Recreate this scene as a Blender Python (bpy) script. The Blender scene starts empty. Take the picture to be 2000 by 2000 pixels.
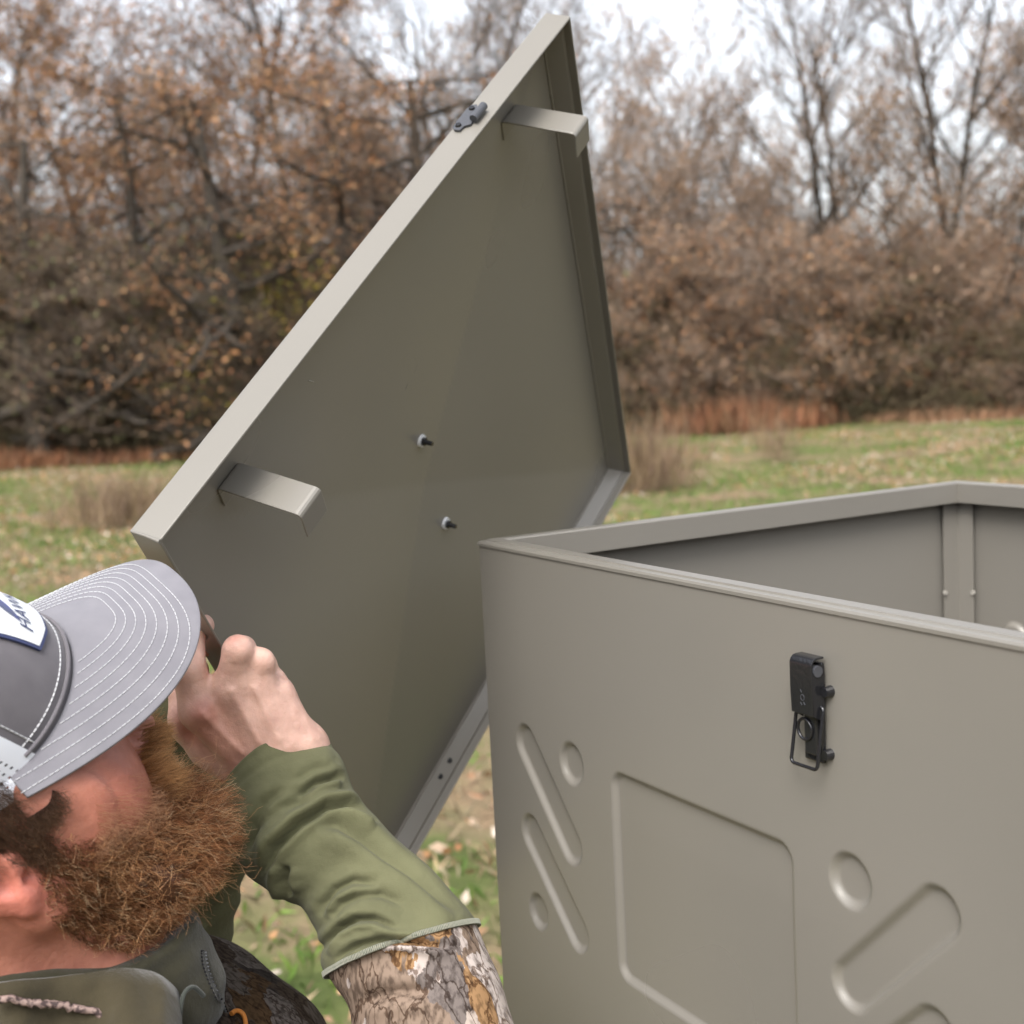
import bpy, math, random, time
import numpy as np
from mathutils import Matrix, Vector
T0 = time.time()
rng = np.random.default_rng(11)
random.seed(5)
S = bpy.context.scene
C = S.collection

# ------------------------------------------------------------------ camera
FPX = 2620.0                                   # focal length in pixels of a 2000 px picture
PITCH, ROLL, CAMH = 0.11064888, -0.05174549, 1.7
_R = np.array([1., 0, 0]); _F = np.array([0, math.cos(PITCH), -math.sin(PITCH)]); _U = np.cross(_R, _F)
CR = math.cos(ROLL) * _R + math.sin(ROLL) * _U
CU = -math.sin(ROLL) * _R + math.cos(ROLL) * _U
CB = -_F
CW = np.array([CR, CU, CB]).T                  # camera axes to world
CO = np.array([0, 0, CAMH])
cd = bpy.data.cameras.new('camera'); cam = bpy.data.objects.new('camera', cd); C.objects.link(cam)
cam.matrix_world = Matrix([list(CW[i]) + [CO[i]] for i in range(3)] + [[0, 0, 0, 1]])
cd.sensor_width = 36; cd.lens = FPX / 2000 * 36
cd.clip_start = 0.05; cd.clip_end = 3000
cd.dof.use_dof = True; cd.dof.focus_distance = 0.93; cd.dof.aperture_fstop = 8.6
S.camera = cam
# ------------------------------------------------------------------ sky, sun, exposure
SUN_EL, SUN_ROT = math.radians(52), math.radians(-160)
w = bpy.data.worlds.new('World'); S.world = w; w.use_nodes = True
nt = w.node_tree; nt.nodes.clear()
sk = nt.nodes.new('ShaderNodeTexSky'); sk.sky_type = 'NISHITA'; sk.sun_disc = False
sk.sun_elevation = SUN_EL; sk.sun_rotation = SUN_ROT; sk.air_density = 1.0; sk.dust_density = 3.0; sk.ozone_density = 1.0
hs = nt.nodes.new('ShaderNodeHueSaturation'); hs.inputs['Saturation'].default_value = 0.30
bg = nt.nodes.new('ShaderNodeBackground'); bg.inputs['Strength'].default_value = 0.15
ow = nt.nodes.new('ShaderNodeOutputWorld')
nt.links.new(sk.outputs[0], hs.inputs['Color']); nt.links.new(hs.outputs[0], bg.inputs['Color']); nt.links.new(bg.outputs[0], ow.inputs['Surface'])
sl = bpy.data.lights.new('sun', 'SUN'); sl.energy = 1.0; sl.angle = math.radians(30); sl.color = (1, .98, .96)
so = bpy.data.objects.new('sun', sl); C.objects.link(so)
sd = Vector((math.sin(SUN_ROT) * math.cos(SUN_EL), math.cos(SUN_ROT) * math.cos(SUN_EL), math.sin(SUN_EL)))
so.rotation_euler = sd.to_track_quat('Z', 'Y').to_euler(); so.location = sd * 30
S.view_settings.view_transform = 'Standard'; S.view_settings.look = 'None'
S.view_settings.gamma = 1; S.view_settings.use_curve_mapping = False
S.view_settings.exposure = 1.36

# ------------------------------------------------------------------ helpers
def campt(px, py, z):
    return np.array([(px - 1000) / FPX * z, -(py - 1000) / FPX * z, -z])
def c2w(P):
    return np.asarray(P) @ CW.T + CO
def w2c(P):
    return (np.asarray(P) - CO) @ CW
def cpix(P):
    P = np.asarray(P); z = -P[..., 2]
    return np.stack([1000 + FPX * P[..., 0] / z, 1000 - FPX * P[..., 1] / z], -1)

def mesh_from(name, V, Fq, mats, cols=None, smooth=False, mi=None):
    """V (n,3); Fq list of arrays (m,k) with k = 3 or 4"""
    me = bpy.data.meshes.new(name)
    if not isinstance(Fq, list): Fq = [Fq]
    Fq = [np.asarray(f, dtype=np.int32) for f in Fq if len(f)]
    V = np.asarray(V, dtype=np.float32)
    me.vertices.add(len(V)); me.vertices.foreach_set('co', V.ravel())
    nl = sum(f.size for f in Fq); nf = sum(len(f) for f in Fq)
    me.loops.add(nl); me.loops.foreach_set('vertex_index', np.concatenate([f.ravel() for f in Fq]))
    me.polygons.add(nf)
    tot = np.concatenate([np.full(len(f), f.shape[1], np.int32) for f in Fq])
    st = np.concatenate([[0], np.cumsum(tot)[:-1]]).astype(np.int32)
    me.polygons.foreach_set('loop_start', st)
    try: me.polygons.foreach_set('loop_total', tot)
    except Exception: pass
    if smooth is True: me.polygons.foreach_set('use_smooth', np.ones(nf, bool))
    elif smooth is False: me.polygons.foreach_set('use_smooth', np.zeros(nf, bool))
    if mi is not None: me.polygons.foreach_set('material_index', np.asarray(mi, np.int32))
    for m in (mats if isinstance(mats, (list, tuple)) else [mats]): me.materials.append(m)
    if cols is not None:
        a = me.attributes.new('tint', 'FLOAT_COLOR', 'POINT')
        cc = np.ones((len(V), 4), np.float32); cc[:, :3] = cols; a.data.foreach_set('color', cc.ravel())
    me.update(calc_edges=True); me.validate()
    return me
def obj(name, me, parent=None, mat=None, **props):
    o = bpy.data.objects.new(name, me); C.objects.link(o)
    if parent is not None: o.parent = parent
    if mat is not None: o.matrix_local = mat
    for k, v in props.items(): o[k] = v
    return o
def empty(name, label, cat, M=None, group=None):
    o = bpy.data.objects.new(name, None); C.objects.link(o); o.empty_display_size = .1
    if M is not None: o.matrix_world = M
    o['label'] = label; o['category'] = cat
    if group: o['group'] = group
    return o
def frame(o, x, y, z):
    return Matrix([[x[i], y[i], z[i], o[i]] for i in range(3)] + [[0, 0, 0, 1]])
def box(a, b):
    a = np.array(a, float); b = np.array(b, float)
    V = np.array([[(a, b)[i][0], (a, b)[j][1], (a, b)[k][2]] for i in (0, 1) for j in (0, 1) for k in (0, 1)])
    F = np.array([[0, 1, 3, 2], [4, 6, 7, 5], [0, 4, 5, 1], [2, 3, 7, 6], [0, 2, 6, 4], [1, 5, 7, 3]])
    return V, F
class MB:
    def __init__(s): s.V = []; s.F4 = []; s.F3 = []; s.n = 0
    def add(s, V, F):
        V = np.asarray(V, float); F = np.asarray(F)
        (s.F4 if F.shape[1] == 4 else s.F3).append(F + s.n); s.V.append(V); s.n += len(V); return s
    def box(s, a, b): return s.add(*box(a, b))
    def tube(s, pts, r, n=10, caps=True, closed=False):
        pts = np.asarray(pts, float); m = len(pts); r = np.broadcast_to(np.asarray(r, float), (m,))
        if closed: t = np.roll(pts, -1, 0) - np.roll(pts, 1, 0)
        else: t = np.gradient(pts, axis=0)
        t /= np.linalg.norm(t, axis=1)[:, None] + 1e-12
        up = np.array([0, 0, 1.]) if abs(t[0][2]) < .8 else np.array([1., 0, 0])
        e1 = np.cross(t[0], up); e1 /= np.linalg.norm(e1); V = []
        for i in range(m):
            e1 = e1 - t[i] * (e1 @ t[i]); e1 /= np.linalg.norm(e1) + 1e-12; e2 = np.cross(t[i], e1)
            a = np.arange(n) / n * 2 * np.pi
            V.append(pts[i] + r[i] * (np.cos(a)[:, None] * e1 + np.sin(a)[:, None] * e2))
        V = np.concatenate(V); F = []
        for i in range(m if closed else m - 1):
            for j in range(n):
                F.append([i * n + j, i * n + (j + 1) % n, ((i + 1) % m) * n + (j + 1) % n, ((i + 1) % m) * n + j])
        s.add(V, F)
        if caps and not closed:
            s.add(np.vstack([V[:n], pts[0]]), [[(j + 1) % n, j, n] for j in range(n)])
            s.add(np.vstack([V[-n:], pts[-1]]), [[j, (j + 1) % n, n] for j in range(n)])
        return s
    def build(s, name, mat, parent=None, smooth=False, bevel=0, M=None, **props):
        Fs = []
        if s.F4: Fs.append(np.concatenate(s.F4))
        if s.F3: Fs.append(np.concatenate(s.F3))
        o = obj(name, mesh_from(name, np.concatenate(s.V), Fs, mat, smooth=smooth), parent, M, **props)
        if bevel:
            b = o.modifiers.new('bevel', 'BEVEL'); b.width = bevel; b.segments = 2; b.limit_method = 'ANGLE'; b.angle_limit = math.radians(40)
        return o

# ------------------------------------------------------------------ materials
def mat(name, col=(.5, .5, .5), rough=.6, spec=.5, metal=0, noise=None, bump=None, tint=False, sss=0, coord='Object', sheen=0):
    m = bpy.data.materials.new(name); m.use_nodes = True; N = m.node_tree; b = N.nodes['Principled BSDF']
    b.inputs['Base Color'].default_value = (*col, 1); b.inputs['Roughness'].default_value = rough
    b.inputs['Specular IOR Level'].default_value = spec; b.inputs['Metallic'].default_value = metal
    if sss:
        b.inputs['Subsurface Weight'].default_value = sss; b.inputs['Subsurface Radius'].default_value = (.012, .004, .002); b.inputs['Subsurface Scale'].default_value = .6
    if sheen: b.inputs['Sheen Weight'].default_value = sheen; b.inputs['Sheen Roughness'].default_value = .5
    tc = N.nodes.new('ShaderNodeTexCoord'); src = None
    if noise:                                  # (scale, [(pos,col),...], detail)
        n = N.nodes.new('ShaderNodeTexNoise'); n.inputs['Scale'].default_value = noise[0]; n.inputs['Detail'].default_value = noise[2] if len(noise) > 2 else 4
        N.links.new(tc.outputs[coord], n.inputs['Vector'])
        r = N.nodes.new('ShaderNodeValToRGB'); els = r.color_ramp.elements
        for i, (p, c) in enumerate(noise[1]):
            e = els[i] if i < 2 else els.new(p)
            e.position = p; e.color = (*c, 1)
        N.links.new(n.outputs['Fac'], r.inputs[0]); src = r.outputs[0]
    if tint:
        a = N.nodes.new('ShaderNodeAttribute'); a.attribute_name = 'tint'
        if src is not None:
            mx = N.nodes.new('ShaderNodeMix'); mx.data_type = 'RGBA'; mx.blend_type = 'MULTIPLY'; mx.inputs[0].default_value = 1
            N.links.new(src, mx.inputs[6]); N.links.new(a.outputs['Color'], mx.inputs[7]); src = mx.outputs[2]
        else: src = a.outputs['Color']
    if src is not None: N.links.new(src, b.inputs['Base Color'])
    if bump:                                   # list of (scale, distance, detail)
        last = None
        for sc, di, de in bump:
            n = N.nodes.new('ShaderNodeTexNoise'); n.inputs['Scale'].default_value = sc; n.inputs['Detail'].default_value = de
            N.links.new(tc.outputs[coord], n.inputs['Vector'])
            u = N.nodes.new('ShaderNodeBump'); u.inputs['Distance'].default_value = di; u.inputs['Strength'].default_value = 1
            N.links.new(n.outputs['Fac'], u.inputs['Height'])
            if last is not None: N.links.new(last, u.inputs['Normal'])
            last = u.outputs[0]
        N.links.new(last, b.inputs['Normal'])
    return m
METAL = mat('taupe_powder_coat', rough=.30, spec=.6, metal=.12, noise=(3.0, [(0, (.196, .182, .157)), (1, (.248, .230, .199))], 2), bump=[(2.2, .006, 1), (1400, .00006, 2)])
def weather(m):
    N = m.node_tree; b = N.nodes['Principled BSDF']; tc = N.nodes.new('ShaderNodeTexCoord')
    n = N.nodes.new('ShaderNodeTexNoise'); n.inputs['Scale'].default_value = 4; n.inputs['Detail'].default_value = 1; n.inputs['Distortion'].default_value = 0
    r = N.nodes.new('ShaderNodeMapRange'); r.inputs[1].default_value = 0; r.inputs[2].default_value = 1; r.inputs[3].default_value = .17; r.inputs[4].default_value = .46
    N.links.new(tc.outputs['Object'], n.inputs['Vector']); N.links.new(n.outputs['Fac'], r.inputs[0]); N.links.new(r.outputs[0], b.inputs['Roughness'])
    return
weather(METAL)
BLACK = mat('black_hardware', (.014, .014, .016), rough=.2, spec=.6, bump=[(300, .0002, 2)])
GUN = mat('dark_grey_hardware', (.06, .062, .07), rough=.4, spec=.6, bump=[(500, .0002, 2)])
NYLON = mat('white_nylon', (.72, .72, .72), rough=.5)
SCREW = mat('pale_screw', (.5, .47, .42), rough=.4, metal=.3)

# ------------------------------------------------------------------ ground, grass
def ground_height(x, y):
    return 0.05 * np.sin(x * .35 + 1) * np.sin(y * .22) + .03 * np.sin(x * 1.1) * np.cos(y * .9)
gx = np.concatenate([np.linspace(-1400, -45, 14), np.linspace(-40, 40, 120), np.linspace(45, 1400, 14)])
gy = np.concatenate([np.linspace(-1400, -12, 10), np.linspace(-10, 60, 110), np.linspace(65, 1400, 16)])
X, Y = np.meshgrid(gx, gy, indexing='ij'); Z = ground_height(X, Y) * (np.abs(X) < 60)
nx, ny = X.shape; I = np.arange(nx * ny).reshape(nx, ny)
GRD = mat('meadow_soil', rough=.9, spec=.1, noise=(1.3, [(.28, (.05, .075, .02)), (.42, (.11, .125, .045)), (.52, (.19, .155, .085)), (.62, (.22, .155, .095)), (.75, (.08, .11, .032))], 9), bump=[(6, .08, 8)])
obj('ground', mesh_from('ground', np.stack([X, Y, Z], -1).reshape(-1, 3), np.stack([I[:-1, :-1], I[1:, :-1], I[1:, 1:], I[:-1, 1:]], -1).reshape(-1, 4), GRD, smooth=True), kind='structure')

def leafy(P, N1, L, W, cols, jitter=.25):
    """pointed two-triangle leaves / blades: base P, direction N1, length L, width W"""
    n = len(P); side = np.cross(N1, rng.normal(size=(n, 3))); side /= np.linalg.norm(side, axis=1)[:, None] + 1e-9
    L = L[:, None]; W = W[:, None]; bend = rng.normal(0, 1, (n, 3)) * L * jitter
    m = P + N1 * L * .5 + bend * .3
    V = np.stack([P, m + side * W * .5, P + N1 * L + bend, m - side * W * .5], 1).reshape(-1, 3)
    F = np.arange(n * 4).reshape(n, 4)
    return V, F, np.repeat(cols, 4, 0)
LEAFM = mat('leaf_tint', rough=.7, spec=.25, tint=True)
def wedge(n, y0, y1, pw=1.0):
    y = y0 + (y1 - y0) * rng.random(n) ** pw
    x = (rng.random(n) * 2 - 1) * (y * .47 + 1.2)
    return x, y
# grass blades: patchy green and straw
def grass_patch(name, n, y0, y1, hgt, wid):
    x, y = wedge(n, y0, y1, .75)
    k = np.sin(x * 1.9 + 3 * np.sin(y * .8)) + np.sin(y * 2.3 + 2 * np.sin(x * 1.3)) + rng.normal(0, .5, n)
    green = k > -.4
    col = np.where(green[:, None], np.array([.115, .185, .035]), np.array([.31, .23, .145])) * rng.uniform(.55, 1.35, (n, 1)) * rng.uniform(.9, 1.1, (n, 3))
    P = np.stack([x, y, ground_height(x, y) - .005], 1); hgt = hgt * (1 + .5 * np.sin(x * .9 + 1) * np.sin(y * .6 + x * .3))
    D = rng.normal(0, .55, (n, 3)); D[:, 2] = 1; D[~green, :2] *= 2.2; D /= np.linalg.norm(D, axis=1)[:, None]
    V, F, cc = leafy(P, D, hgt * rng.uniform(.5, 1.3, n), wid * rng.uniform(.6, 1.4, n), col)
    obj(name, mesh_from(name, V, F, LEAFM, cc), kind='stuff', label='short patchy meadow grass mixed with straw behind the metal bin', category='grass')
grass_patch('grass', 145000, 1.5, 36, .07, .013)
n = 52000; x, y = wedge(n, 3, 36, .8); k2 = np.sin(x * 1.3 + 2 * np.sin(y * .5)) + np.sin(y * 1.1 + 1.5 * np.sin(x * .8)) + rng.normal(0, .5, n); x, y = x[k2 > .1], y[k2 > .1]; n = len(x)
pal = np.array([[.42, .25, .15], [.52, .38, .27], [.36, .17, .08], [.50, .27, .13], [.52, .43, .35], [.22, .13, .07]])
D = rng.normal(0, 1, (n, 3)); D[:, 2] = np.abs(D[:, 2]) * .35; D /= np.linalg.norm(D, axis=1)[:, None]
V, F, cc = leafy(np.stack([x, y, ground_height(x, y) + rng.uniform(.02, .06, n)], 1), D, rng.uniform(.025, .07, n), rng.uniform(.02, .042, n), pal[rng.integers(0, 6, n)] * rng.uniform(.7, 1.15, (n, 1)))
obj('fallen_leaves', mesh_from('fallen_leaves', V, F, LEAFM, cc), kind='stuff', label='pale brown fallen leaves scattered over the meadow grass', category='leaves')

# ------------------------------------------------------------------ trees
def prisms(P0, P1, R0, R1, n):
    P0 = np.asarray(P0); P1 = np.asarray(P1); t = P1 - P0; t /= np.linalg.norm(t, axis=1)[:, None] + 1e-9
    a = np.where(np.abs(t[:, 2:3]) < .9, np.array([[0, 0, 1.]]), np.array([[1., 0, 0]]))
    e1 = np.cross(t, a); e1 /= np.linalg.norm(e1, axis=1)[:, None]; e2 = np.cross(t, e1)
    an = np.arange(n) / n * 2 * np.pi
    ring = np.cos(an)[None, :, None] * e1[:, None] + np.sin(an)[None, :, None] * e2[:, None]
    V = np.concatenate([P0[:, None] + ring * R0[:, None, None], P1[:, None] + ring * R1[:, None, None]], 1)
    m = len(P0); base = (np.arange(m) * 2 * n)[:, None, None]
    j = np.arange(n); q = np.stack([j, (j + 1) % n, n + (j + 1) % n, n + j], -1)[None]
    return V.reshape(-1, 3), (base + q).reshape(-1, 4)
def grow(seed, height, r0, spread=.6, limbs=9, twigs=5, leaf=0.0, droop=0.0, low=.25, forks=1, lean=(0, 0)):
    rg = np.random.default_rng(seed); segs = []; tips = []
    def branch(p, d, L, r, lev, nseg):
        d = d / np.linalg.norm(d); pts = [p]
        for i in range(nseg):
            wob = rg.normal(0, .16 if lev else .07, 3); wob[2] += (.05 if lev else .02) - droop * (lev == 1) * .12
            d = d + wob; d /= np.linalg.norm(d); q = p + d * L / nseg
            ra = r * (1 - i / nseg * .75); rb = r * (1 - (i + 1) / nseg * .75)
            segs.append((p, q, ra, rb, lev)); p = q; pts.append(p)
            if lev < 3 and (i >= nseg * low or lev > 0):
                for _ in range((2 if lev == 0 else rg.integers(1, 3 + (twigs > 5)))):
                    ang = rg.uniform(0, 2 * np.pi); s = np.array([math.cos(ang), math.sin(ang), 0]) + rg.normal(0, .25, 3)
                    nd = d * (.75 if lev else .45) + s * spread * (1.25 if lev == 0 else 1) + np.array([0, 0, .25 - droop * .25])
                    nl = L * (rg.uniform(.32, .55) if lev == 0 else rg.uniform(.35, .6)) * (1 - .35 * i / nseg)
                    branch(q, nd, nl, rb * rg.uniform(.45, .65), lev + 1, (5, 4, 3)[min(lev, 2)])
        if lev >= 2: tips.extend(pts[1:])
    for k in range(forks):
        a = rg.uniform(0, 6.28); d0 = np.array([lean[0], lean[1], 1.]) + (np.array([math.cos(a), math.sin(a), 0]) * .28 if forks > 1 else 0)
        branch(np.array([0, 0, -.1]), d0, height, r0 * (1 if forks == 1 else .75), 0, 10)
    return segs, np.array(tips)
BARK = mat('bark', rough=.9, spec=.15, noise=(9, [(.3, (.036, .030, .024)), (.7, (.085, .070, .056))], 5), coord='Object')
TWIG = mat('twigs', rough=.85, spec=.15, noise=(.7, [(.3, (.095, .072, .054)), (.7, (.20, .15, .115))], 4), coord='Object')
TWIGR = mat('reddish_twigs', rough=.85, spec=.15, noise=(.7, [(.3, (.17, .125, .092)), (.7, (.28, .21, .16))], 4), coord='Object')
def tree_meshes(nm, segs, tips, leafn, leafpal, twigmat, rg, lsz=.085):
    A = [s for s in segs if s[4] <= 1]; B = [s for s in segs if s[4] > 1]
    V, F = prisms([s[0] for s in A], [s[1] for s in A], np.array([s[2] for s in A]), np.array([s[3] * 1.02 for s in A]), 7)
    trunk = mesh_from(nm + '_trunk', V, F, BARK, smooth=True)
    V, F = prisms([s[0] for s in B], [s[1] for s in B], np.array([max(s[2], .007) for s in B]), np.array([max(s[3], .005) for s in B]), 3)
    tw = mesh_from(nm + '_twigs', V, F, twigmat)
    lf = None
    if leafn:
        P = tips[rg.integers(0, len(tips), leafn)] + rg.normal(0, .13, (leafn, 3))
        D = rg.normal(0, 1, (leafn, 3)); D[:, 2] -= .6; D /= np.linalg.norm(D, axis=1)[:, None]
        c = np.array(leafpal)[rg.integers(0, len(leafpal), leafn)] * rg.uniform(.6, 1.3, (leafn, 1))
        V, F, cc = leafy(P, D, rg.uniform(.7, 1.3, leafn) * lsz, rg.uniform(.6, 1.1, leafn) * lsz * .8, c)
        lf = mesh_from(nm + '_leaves', V, F, LEAFM, cc)
    return trunk, tw, lf
RUST = [(.34, .155, .068), (.40, .195, .085), (.26, .115, .055), (.43, .25, .12), (.22, .13, .07), (.14, .085, .05)]
PALE = [(.34, .225, .145), (.42, .29, .195), (.27, .17, .115), (.33, .195, .12)]
YEL = [(.42, .34, .05), (.36, .34, .08), (.45, .30, .06)]
KINDS = {}
def kind(key, lf, pal, tm, **kw):
    s, t = grow(**kw); KINDS[key] = tree_meshes(key, s, t, lf, pal, tm, np.random.default_rng(kw['seed']))
kind('oak_rusty', 10000, RUST, TWIG, seed=1, height=10.5, r0=.16, spread=.75, twigs=6, low=.15)
kind('oak_arching', 7000, RUST, TWIG, seed=4, height=8.5, r0=.27, spread=1.0, twigs=6, droop=1.2, low=.05)
kind('limbed_oak', 2500, RUST, BARK, seed=31, height=7.0, r0=.30, spread=1.15, twigs=5, droop=1.0, low=.0)
kind('bare_forked', 600, PALE, TWIG, seed=7, height=9.5, r0=.17, spread=.55, twigs=6, low=.3, forks=2)
kind('bare_tall', 900, PALE, TWIGR, seed=9, height=9.0, r0=.12, spread=.7, twigs=6, low=.15)
kind('thin_sapling', 1800, PALE, TWIGR, seed=12, height=6.8, r0=.07, spread=.75, twigs=6, low=.05)
kind('shrub', 4200, PALE + RUST, TWIGR, seed=15, height=4.2, r0=.05, spread=1.1, twigs=6, low=0, forks=3)
kind('dark_shrub', 2600, [(.16, .12, .07), (.12, .12, .05), (.22, .14, .08)], TWIG, seed=18, height=3.8, r0=.05, spread=1.2, twigs=6, low=0, forks=3)
print('trees', round(time.time() - T0, 1), {k: [len(m.polygons) if m else 0 for m in v] for k, v in KINDS.items()})
def plant(name, label, cat, key, px, dist, s=1.0, rz=0, group=None, lean=0):
    """px = horizontal bearing as seen from the photographer"""
    x = (px - 1000) / FPX * dist
    o = empty(name, label, cat, Matrix.Translation((x, dist, float(ground_height(x, dist)))) @ Matrix.Rotation(rz, 4, 'Z') @ Matrix.Rotation(lean, 4, 'Y') @ Matrix.Scale(s, 4), group)
    tr, tw, lf = KINDS[key]
    obj('trunk', tr, o); obj('twigs', tw, o)
    if lf: obj('leaves', lf, o)
    return o
TREES = [
 ('oak_tree', 'rusty-leaved oak at the far left edge of the wood', 'oak_rusty', 20, 33, 1.05, .3),
 ('oak_tree', 'rusty-leaved oak second from the left, sky showing in its crown', 'oak_rusty', 230, 35, 1.0, 1.7),
 ('oak_tree', 'low oak with long limbs arching left over the dark thicket', 'oak_arching', 330, 31, .95, 2.5),
 ('oak_tree', 'rusty oak with its dark stem straight above the lid edge middle', 'oak_rusty', 640, 36, 1.1, 3.4),
 ('oak_tree', 'arching oak whose crooked limbs reach the lid edge', 'oak_arching', 760, 30, 1.0, .4),
 ('bare_tree', 'dark forked tree left of the lid catch', 'bare_forked', 870, 34, 1.05, 1.1),
 ('bare_tree', 'grey leafless tree directly behind the top corner of the lid', 'bare_forked', 1010, 37, 1.0, 2.2),
 ('oak_tree', 'rusty-leaved oak just left of the grey forked tree', 'oak_rusty', 480, 38, 1.12, 5.0),
 ('bare_tree', 'thin bare tree close to the right side of the lid', 'bare_tall', 1190, 33, .82, .9),
 ('bare_tree', 'slanting bare tree where the sky opens right of the lid', 'bare_tall', 1330, 34, .80, 2.0),
 ('bare_tree', 'reddish bare tree behind the rusty grass clump', 'bare_tall', 1470, 36, .78, 3.3),
 ('bare_tree', 'leafless tree left of the dark upright trunk', 'bare_tall', 1590, 33, .86, 4.1),
 ('bare_tree', 'tree with a dark upright trunk right of the rusty grass', 'bare_forked', 1715, 32, .98, 5.5),
 ('bare_tree', 'spreading bare tree forked in a Y against the sky', 'bare_forked', 1865, 33, 1.05, .2),
 ('oak_tree', 'tree with russet leaves at the right edge of the photo', 'oak_rusty', 2040, 36, .95, 4.4),
 ('oak_tree', 'old oak with heavy dark limbs low over the left meadow edge', 'limbed_oak', 90, 28.5, 1.0, 1.2),
 ('oak_tree', 'old oak leaning heavy dark limbs toward the lid bracket', 'limbed_oak', 500, 29.0, 1.05, 3.4),
 ('oak_tree', 'dark oak whose bare limbs cross above the lid edge left of the catch', 'limbed_oak', 800, 30.5, 1.15, 5.2),
 ('oak_tree', 'low dark oak behind the right edge of the lid', 'limbed_oak', 1330, 30.0, .72, 2.2),
 ('oak_tree', 'rusty oak well outside the left border of the picture', 'oak_rusty', -420, 34, 1.05, .8),
 ('oak_tree', 'arching oak outside the left border of the picture', 'oak_arching', -650, 32, 1.1, 2.9),
 ('bare_tree', 'forked tree just outside the right border of the picture', 'bare_forked', 2260, 34, 1.0, 1.9),
 ('oak_tree', 'rusty oak well outside the right border of the picture', 'oak_rusty', 2520, 35, 1.0, 3.0),
 ('bare_tree', 'bare tree beyond the left border of the picture', 'bare_tall', -130, 34, 1.05, 1.4),
]
for nm, lab, key, px, d, s, rz in TREES: plant(nm, lab, 'tree', key, px, d, s, rz, 'trees along the wood edge')
SAP = [(1262, 37, 1.28), (1180, 38, 1.35), (90, 30, 1.0), (160, 36, 1.1), (420, 32, 1.05), (560, 34, 1.15), (700, 38, 1.1), (930, 31, 1.1), (1120, 36, 1.0), (1250, 31, .85), (1400, 31, .75), (1530, 30, .8), (1650, 35, 1.0), (1790, 30, .95), (1940, 31, 1.05), (1980, 37, 1.1), (300, 39, 1.2), (820, 39, 1.2)]
for i, (px, d, s) in enumerate(SAP):
    plant('sapling', 'slender many-twigged sapling standing between the bigger trees of the wood edge', 'sapling', 'thin_sapling', px, d, s, i * 1.3, 'saplings in the wood edge')
i = 0
for px in range(-150, 2200, 105):
    for d, key in ((29.5, 'shrub' if px > 1050 else 'dark_shrub'), (32, 'dark_shrub' if (i % 2 or px < 1050) else 'shrub')):
        i += 1; pj = px + rng.uniform(-45, 45); dj = d + rng.uniform(-.8, 1.2)
        kk = 'dark_shrub' if key == 'dark_shrub' else 'shrub'
        lab = {'dark_shrub': 'dark tangled shrub in the lower thicket of the wood edge', 'shrub': 'tan twiggy shrub in the front row of the wood edge'}[kk]
        plant('shrub', lab, 'shrub', kk, pj, dj, rng.uniform(.7, 1.3) * (.72 if px > 1050 else 1.0), rng.uniform(0, 6.28), {'dark_shrub': 'dark thicket shrubs', 'shrub': 'tan shrubs of the wood edge'}[kk])
# far wood that reads as one mass
n = 95000; y = rng.uniform(38, 52, n); x = (rng.random(n) * 2 - 1) * (y * .80 + 2)
zt = rng.random(n) ** 1.9 * (np.where(x < 3, 12.0, 6.5) + 1.8 * np.sin(x * .5) + 1.5 * np.sin(x * 1.3 + 1))
D = rng.normal(0, .8, (n, 3)); D[:, 2] += .8; D /= np.linalg.norm(D, axis=1)[:, None]; L = rng.uniform(.5, 1.5, n)[:, None]
P = np.stack([x, y, zt], 1)
V, F = prisms(P, P + D * L, rng.uniform(.008, .022, n), np.full(n, .005), 3)
obj('distant_wood', mesh_from('distant_wood', V, F, TWIG), kind='stuff', label='hazy brown mass of twigs deeper in the wood', category='wood')
n = 90000; an = rng.uniform(math.radians(140), math.radians(400), n); rd = rng.uniform(17, 24, n)  # out-of-view twig ring, added to cut low sky light and darken reflections
x = rd * np.cos(an); y = rd * np.sin(an) * 1.0 + 2; zt = rng.random(n) ** 1.2 * 5.5
D = rng.normal(0, .8, (n, 3)); D[:, 2] += .6; D /= np.linalg.norm(D, axis=1)[:, None]; L = rng.uniform(.6, 1.8, n)[:, None]; P = np.stack([x, y, zt], 1)
V, F = prisms(P, P + D * L, rng.uniform(.008, .024, n), np.full(n, .004), 3)
obj('light_blocking_wood', mesh_from('light_blocking_wood', V, F, TWIG), kind='stuff', label='unseen brown wood added behind the camera to block low sky light', category='wood')
# undergrowth twigs in front of the wood
n = 60000; y = rng.uniform(28.2, 34, n); x = (rng.random(n) * 2 - 1) * (y * .72 + 1)
zt = rng.random(n) ** 1.8 * (np.where(x < 1.5, 4.0, 2.3) + .8 * np.sin(x * .9) + .5 * np.sin(x * 2.3))
D = rng.normal(0, .9, (n, 3)); D[:, 2] = np.abs(D[:, 2]) * .7; D /= np.linalg.norm(D, axis=1)[:, None]; L = rng.uniform(.3, 1.0, n)[:, None]
P = np.stack([x, y, zt], 1)
V, F = prisms(P, P + D * L, rng.uniform(.008, .02, n), np.full(n, .004), 3)
obj('undergrowth', mesh_from('undergrowth', V, F, mat('undergrowth_twigs', rough=.9, spec=.1, noise=(.5, [(.3, (.075, .06, .04)), (.5, (.12, .10, .055)), (.7, (.16, .11, .08))], 4))), kind='stuff', label='dark brambly undergrowth at the foot of the wood', category='undergrowth')
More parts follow.
